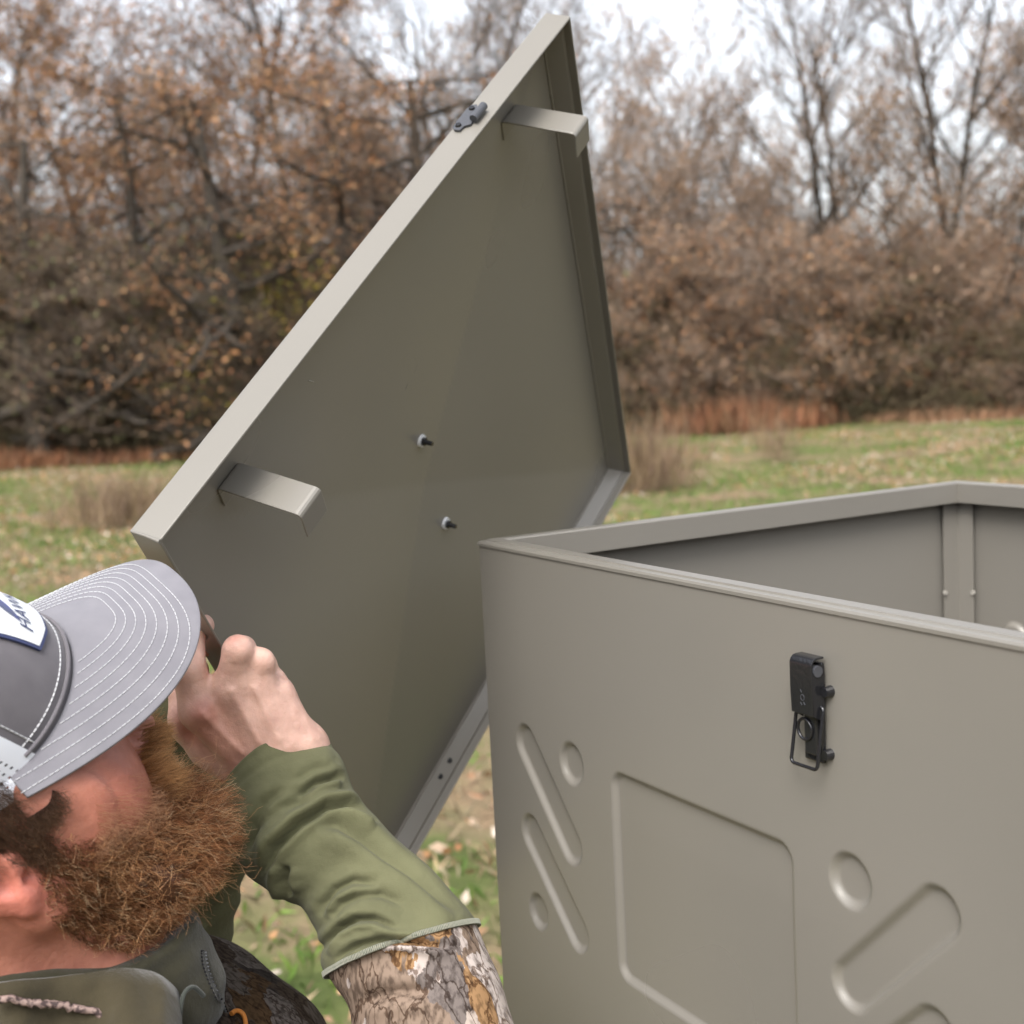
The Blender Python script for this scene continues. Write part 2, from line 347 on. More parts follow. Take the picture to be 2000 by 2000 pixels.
# rusty grass clumps, weeds, yellow-leaved shrubs
def clump(name, label, cat, px, d, w_, h_, n, pal, group, wid=.014):
    x = (px - 1000) / FPX * d
    P = np.stack([rng.normal(0, w_ * .38, n), rng.normal(0, .5, n), np.zeros(n)], 1)
    D = rng.normal(0, .28, (n, 3)); D[:, 2] = 1; D /= np.linalg.norm(D, axis=1)[:, None]
    V, F, cc = leafy(P, D, h_ * rng.uniform(.5, 1.2, n), np.full(n, wid), np.array(pal)[rng.integers(0, len(pal), n)] * rng.uniform(.6, 1.25, (n, 1)), .15)
    obj(name, mesh_from(name, V, F, LEAFM, cc), None, Matrix.Translation((x, d, float(ground_height(x, d)))), label=label, category=cat, group=group)
BL = [(.26, .11, .055), (.33, .15, .075), (.18, .085, .05), (.22, .13, .07)]
clump('grass_clump', 'broad clump of rust-red dry grass right of the lid', 'dry grass', 1430, 28.5, 1.5, .72, 2600, BL, 'rust-red dry grass', .03)
clump('grass_clump', 'smaller rust-red grass clump right of the broad one', 'dry grass', 1570, 28.8, .8, .55, 1100, BL, 'rust-red dry grass', .03)
clump('grass_clump', 'rust-red dry grass at the far left under the dark thicket', 'dry grass', 40, 28.3, 1.7, .42, 1500, BL, 'rust-red dry grass', .03)
clump('grass_clump', 'rust-red dry grass between the thicket and the left lid edge', 'dry grass', 270, 28.6, 1.5, .34, 1100, BL, 'rust-red dry grass', .03)
clump('grass_clump', 'low brown grass fringe at the right border of the photo', 'dry grass', 1860, 28.8, 2.6, .3, 1600, [(.26, .14, .08), (.32, .18, .10)], 'rust-red dry grass', .03)
WD = [(.17, .11, .075), (.23, .16, .10), (.28, .20, .11)]
clump('weed', 'brown dry weed stalks left of the lid corner', 'weeds', 235, 16.0, .8, .62, 900, WD, 'dry weeds in the meadow', .012)
clump('weed', 'brown dry weed stalks beside the right corner of the lid', 'weeds', 1265, 17.5, .7, .95, 900, WD, 'dry weeds in the meadow', .012)
clump('weed', 'single thin dark weed stalk in the meadow right of the lid', 'weeds', 1520, 21, .25, .75, 160, WD, 'dry weeds in the meadow', .012)
for px, d, h_ in ((520, 29.3, 2.9), (590, 29.0, 3.1), (380, 29, 1.5)):
    x = (px - 1000) / FPX * d; n = 260
    P = rng.normal(0, 1, (n, 3)) * [.55, .3, .7] + [0, 0, h_]; D = rng.normal(0, 1, (n, 3)); D /= np.linalg.norm(D, axis=1)[:, None]
    o = empty('yellow_leaved_shrub', {520: 'yellow-green leaved shrub left of the lid edge, middle one of three', 590: 'yellow-green leaved shrub nearest the lid edge', 380: 'lowest yellow-green shrub, left of the other two'}[px], 'shrub', Matrix.Translation((x, d, 0)), 'yellow-green shrubs')
    V, F, cc = leafy(P, D, rng.uniform(.08, .14, n), rng.uniform(.06, .1, n), np.array(YEL)[rng.integers(0, 3, n)] * rng.uniform(.6, 1.1, (n, 1)))
    obj('leaves', mesh_from('leaves', V, F, LEAFM, cc), o)
    m = 40; A = rng.normal(0, .08, (m, 3)); A[:, 2] = 0; E = P[rng.integers(0, n, m)]
    V, F = prisms(A, E, np.full(m, .014), np.full(m, .005), 3); obj('stems', mesh_from('stems', V, F, TWIG), o)
print('veg', round(time.time() - T0, 1))

# ------------------------------------------------------------------ metal bin
BA = np.array([-.03095972, 1.19768017, 1.54118858]); BY = -1.05587823; SB = .61
bu = np.array([math.cos(BY), math.sin(BY), 0]); bv = np.array([-math.sin(BY), math.cos(BY), 0]); bz = np.array([0, 0, 1.])
binM = frame(BA, bu, bv, bz)
bin_ = empty('feeder_bin', 'open square taupe metal bin with embossed sides and a black latch', 'metal bin', binM)
def sd_caps(U_, H_, a, b, r):
    pa = np.stack([U_ - a[0], H_ - a[1]], -1); ba = np.array([b[0] - a[0], b[1] - a[1]]); t = np.clip((pa @ ba) / max(ba @ ba, 1e-9), 0, 1)
    return np.linalg.norm(pa - t[..., None] * ba, axis=-1) - r
def sd_rr(U_, H_, c, hw, r):
    q = np.abs(np.stack([U_ - c[0], H_ - c[1]], -1)) - (np.array(hw) - r)
    return np.linalg.norm(np.maximum(q, 0), axis=-1) + np.minimum(q.max(-1), 0) - r
HB = .62
uu = np.linspace(0, SB, 380); hh = -np.concatenate([np.linspace(0, .36, 226), np.linspace(.37, HB, 22)])
Ug, Hg = np.meshgrid(uu, hh, indexing='ij')
def smst(x): x = np.clip(x, 0, 1); return .45 * x + .55 * x * x * (3 - 2 * x)
dep = np.zeros_like(Ug)
shapes = [sd_caps(Ug, Hg, (.1435, -.1690), (.1435, -.1690), .0175), sd_caps(Ug, Hg, (.4637, -.1665), (.4637, -.1665), .0175),
          sd_caps(Ug, Hg, (.0680, -.1690), (.1370, -.2400), .0165), sd_caps(Ug, Hg, (.5325, -.1640), (.4635, -.2340), .0165),
          sd_caps(Ug, Hg, (.0700, -.2490), (.1410, -.3150), .0165), sd_caps(Ug, Hg, (.5280, -.2380), (.4560, -.3070), .0165),
          sd_caps(Ug, Hg, (.0757, -.3190), (.0757, -.3190), .0160), sd_caps(Ug, Hg, (.5320, -.3130), (.5320, -.3130), .0165),
          sd_rr(Ug, Hg, (.3075, -.2440), (.1045, .0850), .014)]
for s in shapes: dep = np.maximum(dep, smst((-s + .0006) / .0050) * .0044)
bow = .0035 * np.sin(np.pi * Ug / SB) * np.clip(-Hg / .2, 0, 1)             # thin sheet bellies a little
V = np.stack([Ug, dep - bow, Hg], -1).reshape(-1, 3)
n1, n2 = Ug.shape; I = np.arange(n1 * n2).reshape(n1, n2)
F = np.stack([I[:-1, :-1], I[:-1, 1:], I[1:, 1:], I[1:, :-1]], -1).reshape(-1, 4)
pm = mesh_from('wall_panel', V, F, METAL, smooth=True)
cen = Matrix.Translation((SB / 2, SB / 2, 0))
for k, lab in ((0, 'front wall panel with the latch'), (1, 'right wall panel'), (2, 'far wall panel'), (3, 'left wall panel')):
    o = obj('wall_panel', pm, bin_, cen @ Matrix.Rotation(math.radians(90 * k), 4, 'Z') @ Matrix.Translation((-SB / 2, -SB / 2, -.0015)))
    o['label'] = lab
# folded rims: top strip, turned down inside, with the small outer step seen along the front edge
RW, RD = .018, .020
def rim_mesh():
    prof = [(0.0012, -.0035), (-.0012, -.0030), (-.0012, -.0006), (0, .0010), (.0045, .0014), (.0050, .0026), (RW - .002, .0026), (RW, .0012), (RW, -RD), (RW - .0016, -RD), (RW - .0016, -.0005), (.0012, -.0005)]
    V = []
    for e in (0, 1):
        for (a, z) in prof: V.append([a if e == 0 else SB - a, a, z])
    n = len(prof); F = [[j, n + j, n + (j + 1) % n, (j + 1) % n] for j in range(n)]
    return mesh_from('rim', V, [np.array(F)], METAL)
rm = rim_mesh()
for k in range(4): obj('rim', rm, bin_, cen @ Matrix.Rotation(math.radians(90 * k), 4, 'Z') @ Matrix.Translation((-SB / 2, -SB / 2, 0)))
# inner corner posts with shadow gaps and screws
for k in range(4):
    mb = MB(); Wp = .0275
    mb.add(np.array([[.0085, .0065, -.004], [Wp, .0045, -.004], [Wp, .006, -.004], [.0085, .0085, -.004], [.0085, .0065, -HB], [Wp, .0045, -HB], [Wp, .006, -HB], [.0085, .0085, -HB]]), np.array([[0, 1, 5, 4], [1, 2, 6, 5], [2, 3, 7, 6], [3, 0, 4, 7]]))
    mb.add(np.array([[.0065, .0085, -.004], [.0045, Wp, -.004], [.006, Wp, -.004], [.0085, .0085, -.004], [.0065, .0085, -HB], [.0045, Wp, -HB], [.006, Wp, -HB], [.0085, .0085, -HB]]), np.array([[0, 4, 5, 1], [1, 5, 6, 2], [2, 6, 7, 3], [3, 7, 4, 0]]))
    post = mb.build('corner_post', METAL, bin_, M=cen @ Matrix.Rotation(math.radians(90 * k), 4, 'Z') @ Matrix.Translation((-SB / 2, -SB / 2, 0)))
    for hz in (-.1215, -.30, -.48):
        for q in ((Wp + .0005, .0062), (.0062, Wp + .0005)):
            d = (0, .0022) if q[0] > q[1] else (.0022, 0)
            MB().tube([(q[0], q[1], hz), (q[0] + d[0], q[1] + d[1], hz)], .0026, 10).build('screw', SCREW, post)
# funnel and legs below the frame
mb = MB(); b0 = 0.0; z0, z1 = -HB, -HB - .16; q = .22
mb.add([[0, 0, z0], [SB, 0, z0], [SB, SB, z0], [0, SB, z0], [q, q, z1], [SB - q, q, z1], [SB - q, SB - q, z1], [q, SB - q, z1]], [[0, 4, 5, 1], [1, 5, 6, 2], [2, 6, 7, 3], [3, 7, 4, 0], [4, 7, 6, 5]])
mb.build('funnel', METAL, bin_)
for cx, cy in ((.02, .02), (SB - .02, .02), (SB - .02, SB - .02), (.02, SB - .02)):
    ex = (cx - SB / 2) * 1.45 + SB / 2; ey = (cy - SB / 2) * 1.45 + SB / 2
    MB().tube([(cx, cy, -HB + .02), (ex, ey, -1.56)], .019, 12).build('leg', METAL, bin_, smooth=True)
# latch (local x = along the wall, y = out of the wall (negative bin y), z up)
lm_ = Matrix.Translation((.4372, 0, 0))
latch = MB().box((-.0085, -.0045, -.098), (.0085, -.0015, -.034)).build('latch', BLACK, bin_, bevel=.001, M=lm_)
th = np.linspace(0, math.pi * 1.05, 14)
mb = MB()                                                           # lever: channel with a curled top
prof = [(-.0032, -.0300)] + [(-.0085 - .0052 * math.sin(a), -.0352 + .0052 * math.cos(a)) for a in np.linspace(0, math.pi / 2, 8)] + [(-.0137, -.050), (-.0130, -.0665)]
V = []; tH = .0013
pr = np.array(prof); tg = np.gradient(pr, axis=0); tg /= np.linalg.norm(tg, axis=1)[:, None]; nn = np.stack([-tg[:, 1], tg[:, 0]], 1)
inn = pr + nn * tH * (1 if (nn[-1][0] > 0) else -1)
for xs in (-.0098, .0098):
    for P_ in (pr, inn):
        for a, z in P_: V.append([xs, a, z])
m = len(prof); F = []
for j in range(m - 1):
    F += [[j, j + 1, 2 * m + j + 1, 2 * m + j], [m + j, 3 * m + j, 3 * m + j + 1, m + j + 1], [j, m + j, m + j + 1, j + 1], [2 * m + j, 2 * m + j + 1, 3 * m + j + 1, 3 * m + j]]
F += [[0, 2 * m, 3 * m, m], [m - 1, 2 * m - 1, 4 * m - 1, 3 * m - 1]]
mb.add(V, F)
for sx in (-1, 1):                                                  # side cheeks
    xa, xb = sorted((sx * .0098, sx * .0086))
    a = [(-.0128, -.0395), (-.0128, -.066), (-.0045, -.071), (-.0030, -.060), (-.0030, -.0360), (-.0070, -.0345)]
    k = len(a); V = [[xa, p_, z_] for p_, z_ in a] + [[xb, p_, z_] for p_, z_ in a]
    mb.add(V, [[j, (j + 1) % k, k + (j + 1) % k, k + j] for j in range(k)])
    mb.add(V, [[0, j, j + 1] for j in range(1, k - 1)] + [[k, k + j + 1, k + j] for j in range(1, k - 1)])
mb.build('lever', BLACK, latch, bevel=.0003)
MB().tube([(-.0105, -.0085, -.0385), (.0105, -.0085, -.0385)], .0036, 16).build('pivot_pin', GUN, latch, smooth=False, bevel=.0003)
def rrect_loop(hw, z0_, z1_, r, y0_, y1_, n=7):
    pts = []
    for cx, cz, a0 in ((hw - r, z1_ - r, 0), (-hw + r, z1_ - r, 90), (-hw + r, z0_ + r, 180), (hw - r, z0_ + r, 270)):
        for a in np.linspace(a0, a0 + 90, n):
            x_ = cx + r * math.cos(math.radians(a)); z_ = cz + r * math.sin(math.radians(a))
            pts.append((x_, y0_ + (y1_ - y0_) * (z_ - z0_) / (z1_ - z0_), z_))
    return np.array(pts)
MB().tube(rrect_loop(.0118, -.0995, -.061, .0028, -.0128, -.0062), .00115, 10, closed=True).build('wire_loop', BLACK, latch, smooth=True)
a = np.linspace(0, 2 * np.pi, 24, endpoint=False)
MB().tube(np.stack([-.0035 + .0062 * np.cos(a), np.full(24, -.0082), -.0775 + .0066 * np.sin(a)], 1), .00105, 8, closed=True).build('lock_ring', BLACK, latch, smooth=True)
mb = MB()
mb.box((-.0045, -.0075, -.093), (.0062, -.0045, -.066)); mb.build('strap', BLACK, latch, bevel=.0008)
for (x_, z_) in ((.0125, -.0515), (.0115, -.0915)):
    MB().tube([(x_, -.0005, z_), (x_, -.0062, z_)], [.0038, .0030], 12).build('screw', BLACK, latch, bevel=.0005)
# stamped mark on the lever (a small pressed ring with strokes, as on the hardware)
mb = MB(); yy = -.0136
mb.tube(np.stack([.0012 + .0016 * np.cos(a[::2]), np.full(12, yy), -.0555 + .0019 * np.sin(a[::2])], 1), .00022, 5, closed=True)
mb.tube([(-.0004, yy, -.0505), (.0006, yy, -.0522)], .00024, 5); mb.tube([(.0022, yy, -.0582), (.0034, yy, -.0598)], .00024, 5); mb.tube([(-.0006, yy, -.0588), (.0006, yy, -.0603)], .00024, 5)
mb.build('stamped_mark', GUN, latch)

# ------------------------------------------------------------------ lid
LL = np.array([-.2301, .8652, 1.5966]); la = np.array([.4872, .5842, .6491]); lb = np.array([.1218, .6906, -.7129])
la /= np.linalg.norm(la); lb -= la * (la @ lb); lb /= np.linalg.norm(lb); ln_ = np.cross(la, lb); SL = .625
LD, LAP, LP0 = .024, .050, .0236
lid = empty('hinged_cover', 'square taupe metal lid held tilted up by the man, its inside facing the camera', 'metal lid', frame(LL, la, lb, ln_))
# panel: shallow pyramid of four facets, slightly crowned creases
G = 97; g = np.linspace(0, 1, G); A_, B_ = np.meshgrid(g, g, indexing='ij')
e = 1 - np.maximum(np.abs(2 * A_ - 1), np.abs(2 * B_ - 1))
Nn = LP0 + (LAP - LP0) * e + .0012 * np.sin(A_ * 5 + 1) * np.sin(B_ * 4) * np.minimum(1, e * 4)
V = np.stack([.002 + A_ * (SL - .004), .002 + B_ * (SL - .004), Nn], -1).reshape(-1, 3); I = np.arange(G * G).reshape(G, G)
o = obj('top_panel', mesh_from('top_panel', V, np.stack([I[:-1, :-1], I[1:, :-1], I[1:, 1:], I[:-1, 1:]], -1).reshape(-1, 4), METAL, smooth=True), lid)
try: o.data.set_sharp_from_angle(angle=math.radians(1.2))
except Exception: pass
sm = o.modifiers.new('sheet', 'SOLIDIFY'); sm.thickness = .0012; sm.offset = 1
# flanges: flat outside, stepped lip inside
fp = [(0, 0), (0, LD + .0005), (.0012, LD + .0015), (.014, LD + .0018), (.0145, LD - .0008), (.0125, LD - .0009), (.0050, .0085), (.0022, .0075), (.0022, .0002), (.0015, -.0004)]
def flange():
    V = []
    for e_ in (0, 1):
        for (q_, z_) in fp: V.append([q_ if e_ == 0 else SL - q_, q_, z_])
    n = len(fp); return mesh_from('flange', V, [np.array([[j, (j + 1) % n, n + (j + 1) % n, n + j] for j in range(n)])], METAL)
fm = flange(); cl = Matrix.Translation((SL / 2, SL / 2, 0)); FL = []
for k, lab in ((0, 'pale outer flange carrying the catch'), (1, 'shaded flange at the right'), (2, 'lower flange with two dark holes'), (3, 'flange gripped by the man')):
    o = obj('flange', fm, lid, cl @ Matrix.Rotation(math.radians(90 * k), 4, 'Z') @ Matrix.Translation((-SL / 2, -SL / 2, 0))); FL.append(o)
    o['label'] = lab; b_ = o.modifiers.new('bevel', 'BEVEL'); b_.width = .0007; b_.segments = 2; b_.limit_method = 'ANGLE'
# corner weld bead at the near corner
MB().tube([(.0005, .0005, LD), (.0008, .0002, LD * .5), (.0005, .0005, -.0003)], [.0008, .0012, .0016], 8).build('weld_seam', METAL, lid, smooth=True)
# retention brackets: Z-bent strips
def arcpts(pts, r, n=5):
    pts = [np.array(p_, float) for p_ in pts]; out = [pts[0]]
    for i in range(1, len(pts) - 1):
        a_ = pts[i - 1] - pts[i]; c_ = pts[i + 1] - pts[i]; a_ /= np.linalg.norm(a_); c_ /= np.linalg.norm(c_)
        for t in np.linspace(0, 1, n):
            out.append((1 - t) ** 2 * (pts[i] + a_ * r) + 2 * t * (1 - t) * pts[i] + t * t * (pts[i] + c_ * r))
    out.append(pts[-1]); return np.array(out)
for a0, lab in ((.0785, 'bent bracket near the left corner of the lid'), (.5255, 'bent bracket near the top corner of the lid')):
    pp = arcpts([(.0665, LP0 + .0045), (.0465, LP0 + .0035), (.0465, -.0455), (.0715, -.0455 + .002)], .0042)
    tg = np.gradient(pp, axis=0); tg /= np.linalg.norm(tg, axis=1)[:, None]; nr = np.stack([-tg[:, 1], tg[:, 0]], 1)
    m = len(pp); V = []
    for xs in (a0, a0 + .0265):
        for off in (-.0008, .0008):
            for j in range(m): V.append([xs, pp[j][0] + nr[j][0] * off, pp[j][1] + nr[j][1] * off])
    F = []
    for j in range(m - 1):
        F += [[j, 2 * m + j, 2 * m + j + 1, j + 1], [m + j, m + j + 1, 3 * m + j + 1, 3 * m + j], [j, j + 1, m + j + 1, m + j], [2 * m + j, 3 * m + j, 3 * m + j + 1, 2 * m + j + 1]]
    F += [[0, m, 3 * m, 2 * m], [m - 1, 3 * m - 1, 4 * m - 1, 2 * m - 1]]
    MB().add(V, F).build('bracket', METAL, lid, bevel=.0005, label=lab)
# small scratches in the paint
for p0, p1 in (((.335, .160), (.338, .172)), ((.338, .172), (.331, .177)), ((.318, .178), (.314, .181)), ((.118, .075), (.121, .090)), ((.121, .094), (.118, .101)), ((.20, .055), (.205, .062))):
    zf_ = lambda q: LP0 + (LAP - LP0) * (1 - max(abs(2 * q[0] / SL - 1), abs(2 * q[1] / SL - 1))) - .0004
    MB().tube([(*p0, zf_(p0)), (*p1, zf_(p1))], .00028, 4).build('scratch', SCREW if p0[0] < .3 else GUN, lid)
# two bolts either side of the peak
for aa, bb in ((.3205, .2585), (.3175, .3790)):
    zp = LP0 + (LAP - LP0) * (1 - abs(2 * bb / SL - 1)) - .0006
    bo = MB().tube([(aa, bb, zp), (aa, bb, zp - .0050)], .0042, 6, ).tube([(aa, bb, zp - .005), (aa, bb, zp - .0125)], [.0026, .0022], 10).build('bolt', BLACK, lid, bevel=.0004)
    MB().tube([(aa, bb, zp + .0004), (aa, bb, zp - .0022)], [.0066, .0060], 20).build('washer', NYLON, bo)
# holes in the lower flange: dark plugs sunk into the sheet
for aa in (.181, .1605):
    MB().tube([(aa, SL - .0098, .0163), (aa, SL - .0080, .0163)], .0030, 14).build('bolt_hole', BLACK, lid)
# catch on the upper flange (local: a along the edge, -b outwards, n back)
V0 = [(.4480, .0235), (.4455, .0205), (.4460, .0160), (.4520, .0150), (.4560, .0105), (.4610, .0112), (.4640, .0150), (.4700, .0165), (.4790, .0160), (.4820, .0190), (.4800, .0230), (.4740, .0242), (.4560, .0245)]
k = len(V0); V = [[x_, -.0004, z_] for x_, z_ in V0] + [[x_, -.0024, z_] for x_, z_ in V0] + [[.463, -.0024, .0195], [.463, -.0004, .0195]]
mb = MB().add(V, [[j, (j + 1) % k, k + (j + 1) % k, k + j] for j in range(k)])
mb.add(V, [[k + j, k + (j + 1) % k, 2 * k] for j in range(k)] + [[(j + 1) % k, j, 2 * k + 1] for j in range(k)])
catch = mb.build('catch', GUN, lid, bevel=.0004)
for x_ in (.4515, .4755):
    MB().tube([(x_, -.002, .0200), (x_, -.0040, .0200)], [.0030, .0022], 14).build('rivet', BLACK, catch)
MB().tube([(.4600, -.0048, .0098), (.4790, -.0048, .0098)], .0036, 14).build('hook', GUN, catch, bevel=.0004)
print('metal', round(time.time() - T0, 1))

# ------------------------------------------------------------------ distance fields and surface nets
def ell(c, r, M_=None):
    c = np.asarray(c, float); r = np.asarray(r, float)
    def f(p):
        q = p - c
        if M_ is not None: q = q @ M_.T          # rows of M_ = axes
        k0 = np.linalg.norm(q / r, axis=1); k1 = np.linalg.norm(q / (r * r), axis=1) + 1e-9
        return np.where(k0 < 1e-3, -r.min(), k0 * (k0 - 1) / k1)
    return f
def cone(a, b, ra, rb):
    a = np.asarray(a, float); b = np.asarray(b, float); ba = b - a; L2 = ba @ ba
    def f(p):
        t = np.clip(((p - a) @ ba) / L2, 0, 1); return np.linalg.norm(p - a - t[:, None] * ba, axis=1) - (ra + (rb - ra) * t)
    return f
def smin(a, b, k):
    h = np.clip(.5 + .5 * (b - a) / k, 0, 1); return b * (1 - h) + a * h - k * h * (1 - h)
class Field:
    def __init__(s): s.P = []
    def add(s, f, k=.01): s.P.append((f, k, 1)); return s
    def sub(s, f, k=.005): s.P.append((f, k, -1)); return s
    def ev(s, p, act=None):
        d = None
        for i, (f, k, sg) in enumerate(s.P):
            if act is not None and not act[i]: continue
            v = f(p)
            if d is None: d = v if sg > 0 else np.full(len(p), 1.)
            elif sg > 0: d = smin(d, v, k)
            else: d = -smin(-d, v, k)
        return d if d is not None else np.full(len(p), 1.)
def nets(field, lo, hi, h, disp=None, bs=12):
    lo = np.asarray(lo, float); nb = np.ceil((np.asarray(hi) - lo) / (h * bs)).astype(int)
    bi = np.stack(np.meshgrid(*[np.arange(k) for k in nb], indexing='ij'), -1).reshape(-1, 3)
    bc = lo + (bi + .5) * bs * h; rad = h * bs * .5 * 1.7321 + h * 2
    dall = np.array([f(bc) for f, k, sg in field.P])
    pos = np.array([sg > 0 for _, _, sg in field.P]); dc = field.ev(bc)
    act = np.abs(dc) < rad * 1.15 + .006
    NN = nb * bs + 3; loc = np.stack(np.meshgrid(*[np.arange(bs + 1)] * 3, indexing='ij'), -1).reshape(-1, 3)
    ids = []; vs = []; ed = [[], [], []]
    for b_ in np.nonzero(act)[0]:
        base = bi[b_] * bs; p = lo + (base + loc) * h
        a_ = np.where(pos, dall[:, b_] < rad * 2 + .03, dall[:, b_] < rad + .02)
        d = field.ev(p, a_)
        if disp is not None: d = d - disp(p)
        D = d.reshape(bs + 1, bs + 1, bs + 1); s_ = D < 0
        if s_.all() or not s_.any(): continue
        cor = [D[i:bs + i, j:bs + j, k:bs + k] for i in (0, 1) for j in (0, 1) for k in (0, 1)]
        cs = np.stack(cor, -1); sc = cs < 0; mk = sc.any(-1) & ~sc.all(-1); c = cs[mk]; off = np.stack(np.nonzero(mk), 1)
        acc = np.zeros((len(c), 3)); cnt = np.zeros(len(c)); cp = np.array([[i, j, k] for i in (0, 1) for j in (0, 1) for k in (0, 1)], float)
        for i in range(8):
            for j in range(i + 1, 8):
                if np.abs(cp[i] - cp[j]).sum() == 1:
                    x_ = (c[:, i] < 0) != (c[:, j] < 0); t = np.where(x_, c[:, i] / (c[:, i] - c[:, j] + 1e-12), 0)
                    acc += np.where(x_[:, None], cp[i] + (cp[j] - cp[i]) * t[:, None], 0); cnt += x_
        g_ = base + off
        ids.append((g_[:, 0] * NN[1] + g_[:, 1]) * NN[2] + g_[:, 2]); vs.append(lo + (g_ + acc / cnt[:, None]) * h)
        for ax in range(3):
            sl_ = [slice(0, bs)] * 3; s2 = list(sl_); s2[ax] = slice(1, bs + 1)
            A0 = s_[tuple(sl_)]; A1 = s_[tuple(s2)]; ch = A0 != A1; w_ = np.stack(np.nonzero(ch), 1)
            ed[ax].append(np.concatenate([base + w_, A0[ch][:, None]], 1))
    ids = np.concatenate(ids); vs = np.concatenate(vs); o_ = np.argsort(ids); ids = ids[o_]; vs = vs[o_]; Q = []
    for ax in range(3):
        E_ = np.concatenate(ed[ax]); g_ = E_[:, :3]; fl = E_[:, 3].astype(bool); u_, v_ = (ax + 1) % 3, (ax + 2) % 3; cc = []
        for du, dv in ((0, 0), (-1, 0), (-1, -1), (0, -1)):
            q_ = g_.copy(); q_[:, u_] += du; q_[:, v_] += dv
            i_ = (q_[:, 0] * NN[1] + q_[:, 1]) * NN[2] + q_[:, 2]; k = np.clip(np.searchsorted(ids, i_), 0, len(ids) - 1)
            cc.append(np.where((ids[k] == i_) & (q_ >= 0).all(1), k, -1))
        cc = np.stack(cc, 1); ok = (cc >= 0).all(1); cc = cc[ok]; fl = fl[ok]; cc[~fl] = cc[~fl][:, ::-1]; Q.append(cc)
    return vs, np.concatenate(Q)

# ------------------------------------------------------------------ person
HO = np.array([-.36646347, -.14674356, -.85506527])            # head origin in camera axes
HM = np.array([[.50331269, -.11102631, .85694194], [.75878926, .53125812, -.37683374], [-.41341891, .83990355, .35163453]])
HS = .93                                                        # a slightly small head
hc = lambda *q: np.asarray(q, float) @ HM + HO                  # head-local (right, forward, up) to camera axes
def c_(px, py, z): return campt(px, py, z)
person = empty('person', 'bearded man in a grey trucker cap and olive sleeves gripping the lid edge', 'person', frame(c2w(c_(100, 2400, .95)) * [1, 1, 0], (1, 0, 0), (0, 1, 0), (0, 0, 1)))
PW = np.array(person.matrix_world.translation)
def c2p(P): return c2w(P) - PW                                  # camera axes to person-local
def pobj(name, V, F, m, parent=person, smooth=True, cols=None, **k):
    return obj(name, mesh_from(name, c2p(V), F, m, smooth=smooth, cols=cols), parent, **k)
def clean(V, k=1): return V
Hd = Field()
Hd.add(ell(hc(0, -.005, -.016), (.0705, .090, .090), HM))
Hd.add(ell(hc(0, .034, -.085), (.060, .062, .085), HM), .03)
for s in (-1, 1):
    Hd.add(cone(hc(s * .062, .0, -.105), hc(s * .018, .078, -.145), .020, .018), .025)
    Hd.add(ell(hc(s * .040, .052, -.072), (.028, .030, .032), HM), .04)
    Hd.add(ell(hc(s * .070, .010, -.055), (.009, .040, .032), HM), .03)
Hd.add(cone(hc(-.034, .080, -.020), hc(.034, .080, -.020), .013, .013), .012)
Hd.add(cone(hc(0, .090, -.030), hc(0, .108, -.068), .008, .0115), .010)
for s in (-1, 1):
    Hd.add(ell(hc(s * .012, .099, -.074), (.008, .009, .007), HM), .006)
    Hd.sub(ell(hc(s * .032, .102, -.036), (.015, .012, .010), HM), .010)
    Hd.add(ell(hc(s * .032, .083, -.036), (.013, .013, .012), HM), .002)
Hd.add(cone(hc(-.020, .096, -.105), hc(.020, .096, -.105), .006, .006), .006)
Hd.add(cone(hc(-.017, .096, -.115), hc(.017, .096, -.115), .007, .007), .005)
Hd.add(ell(hc(0, .086, -.142), (.020, .020, .016), HM), .02)
for s in (-1, 1):                                               # ears
    ea = np.array([[s * .30, 0, 0.95], [s * .25, .95, -.1]]); X_ = np.array([s * .9, -.42, 0.0]) @ HM; X_ /= np.linalg.norm(X_)
    Y_ = np.array([0, .97, .15]) @ HM; Y_ -= X_ * (X_ @ Y_); Y_ /= np.linalg.norm(Y_); Z_ = np.cross(X_, Y_); EM = np.array([X_, Y_, Z_])
    Hd.add(ell(hc(s * .083, -.020, -.060), (.0065, .0185, .033), EM), .006)
    Hd.add(cone(hc(s * .0845, -.006, -.086), hc(s * .0835, -.009, -.093), .0072, .0070), .006)
    Hd.sub(ell(hc(s * .0905, -.0145, -.060), (.0065, .0105, .019), EM), .004)
    Hd.add(cone(hc(s * .0845, -.002, -.060), hc(s * .0845, -.002, -.068), .0045, .0045), .004)
nb0, nb1 = hc(0, -.028, -.085), hc(0, -.045, -.235)
Hd.add(cone(nb0, nb1, .058, .066), .03)
Hd.add(cone(hc(.02, .02, -.155), hc(.02, .0, -.21), .040, .045), .03)
Vh, Fh = nets(Hd, nb1 - .2, hc(0, 0, 0) + .2, .0021)
nb1 = nb1 * HS; toH = lambda P: P * HS
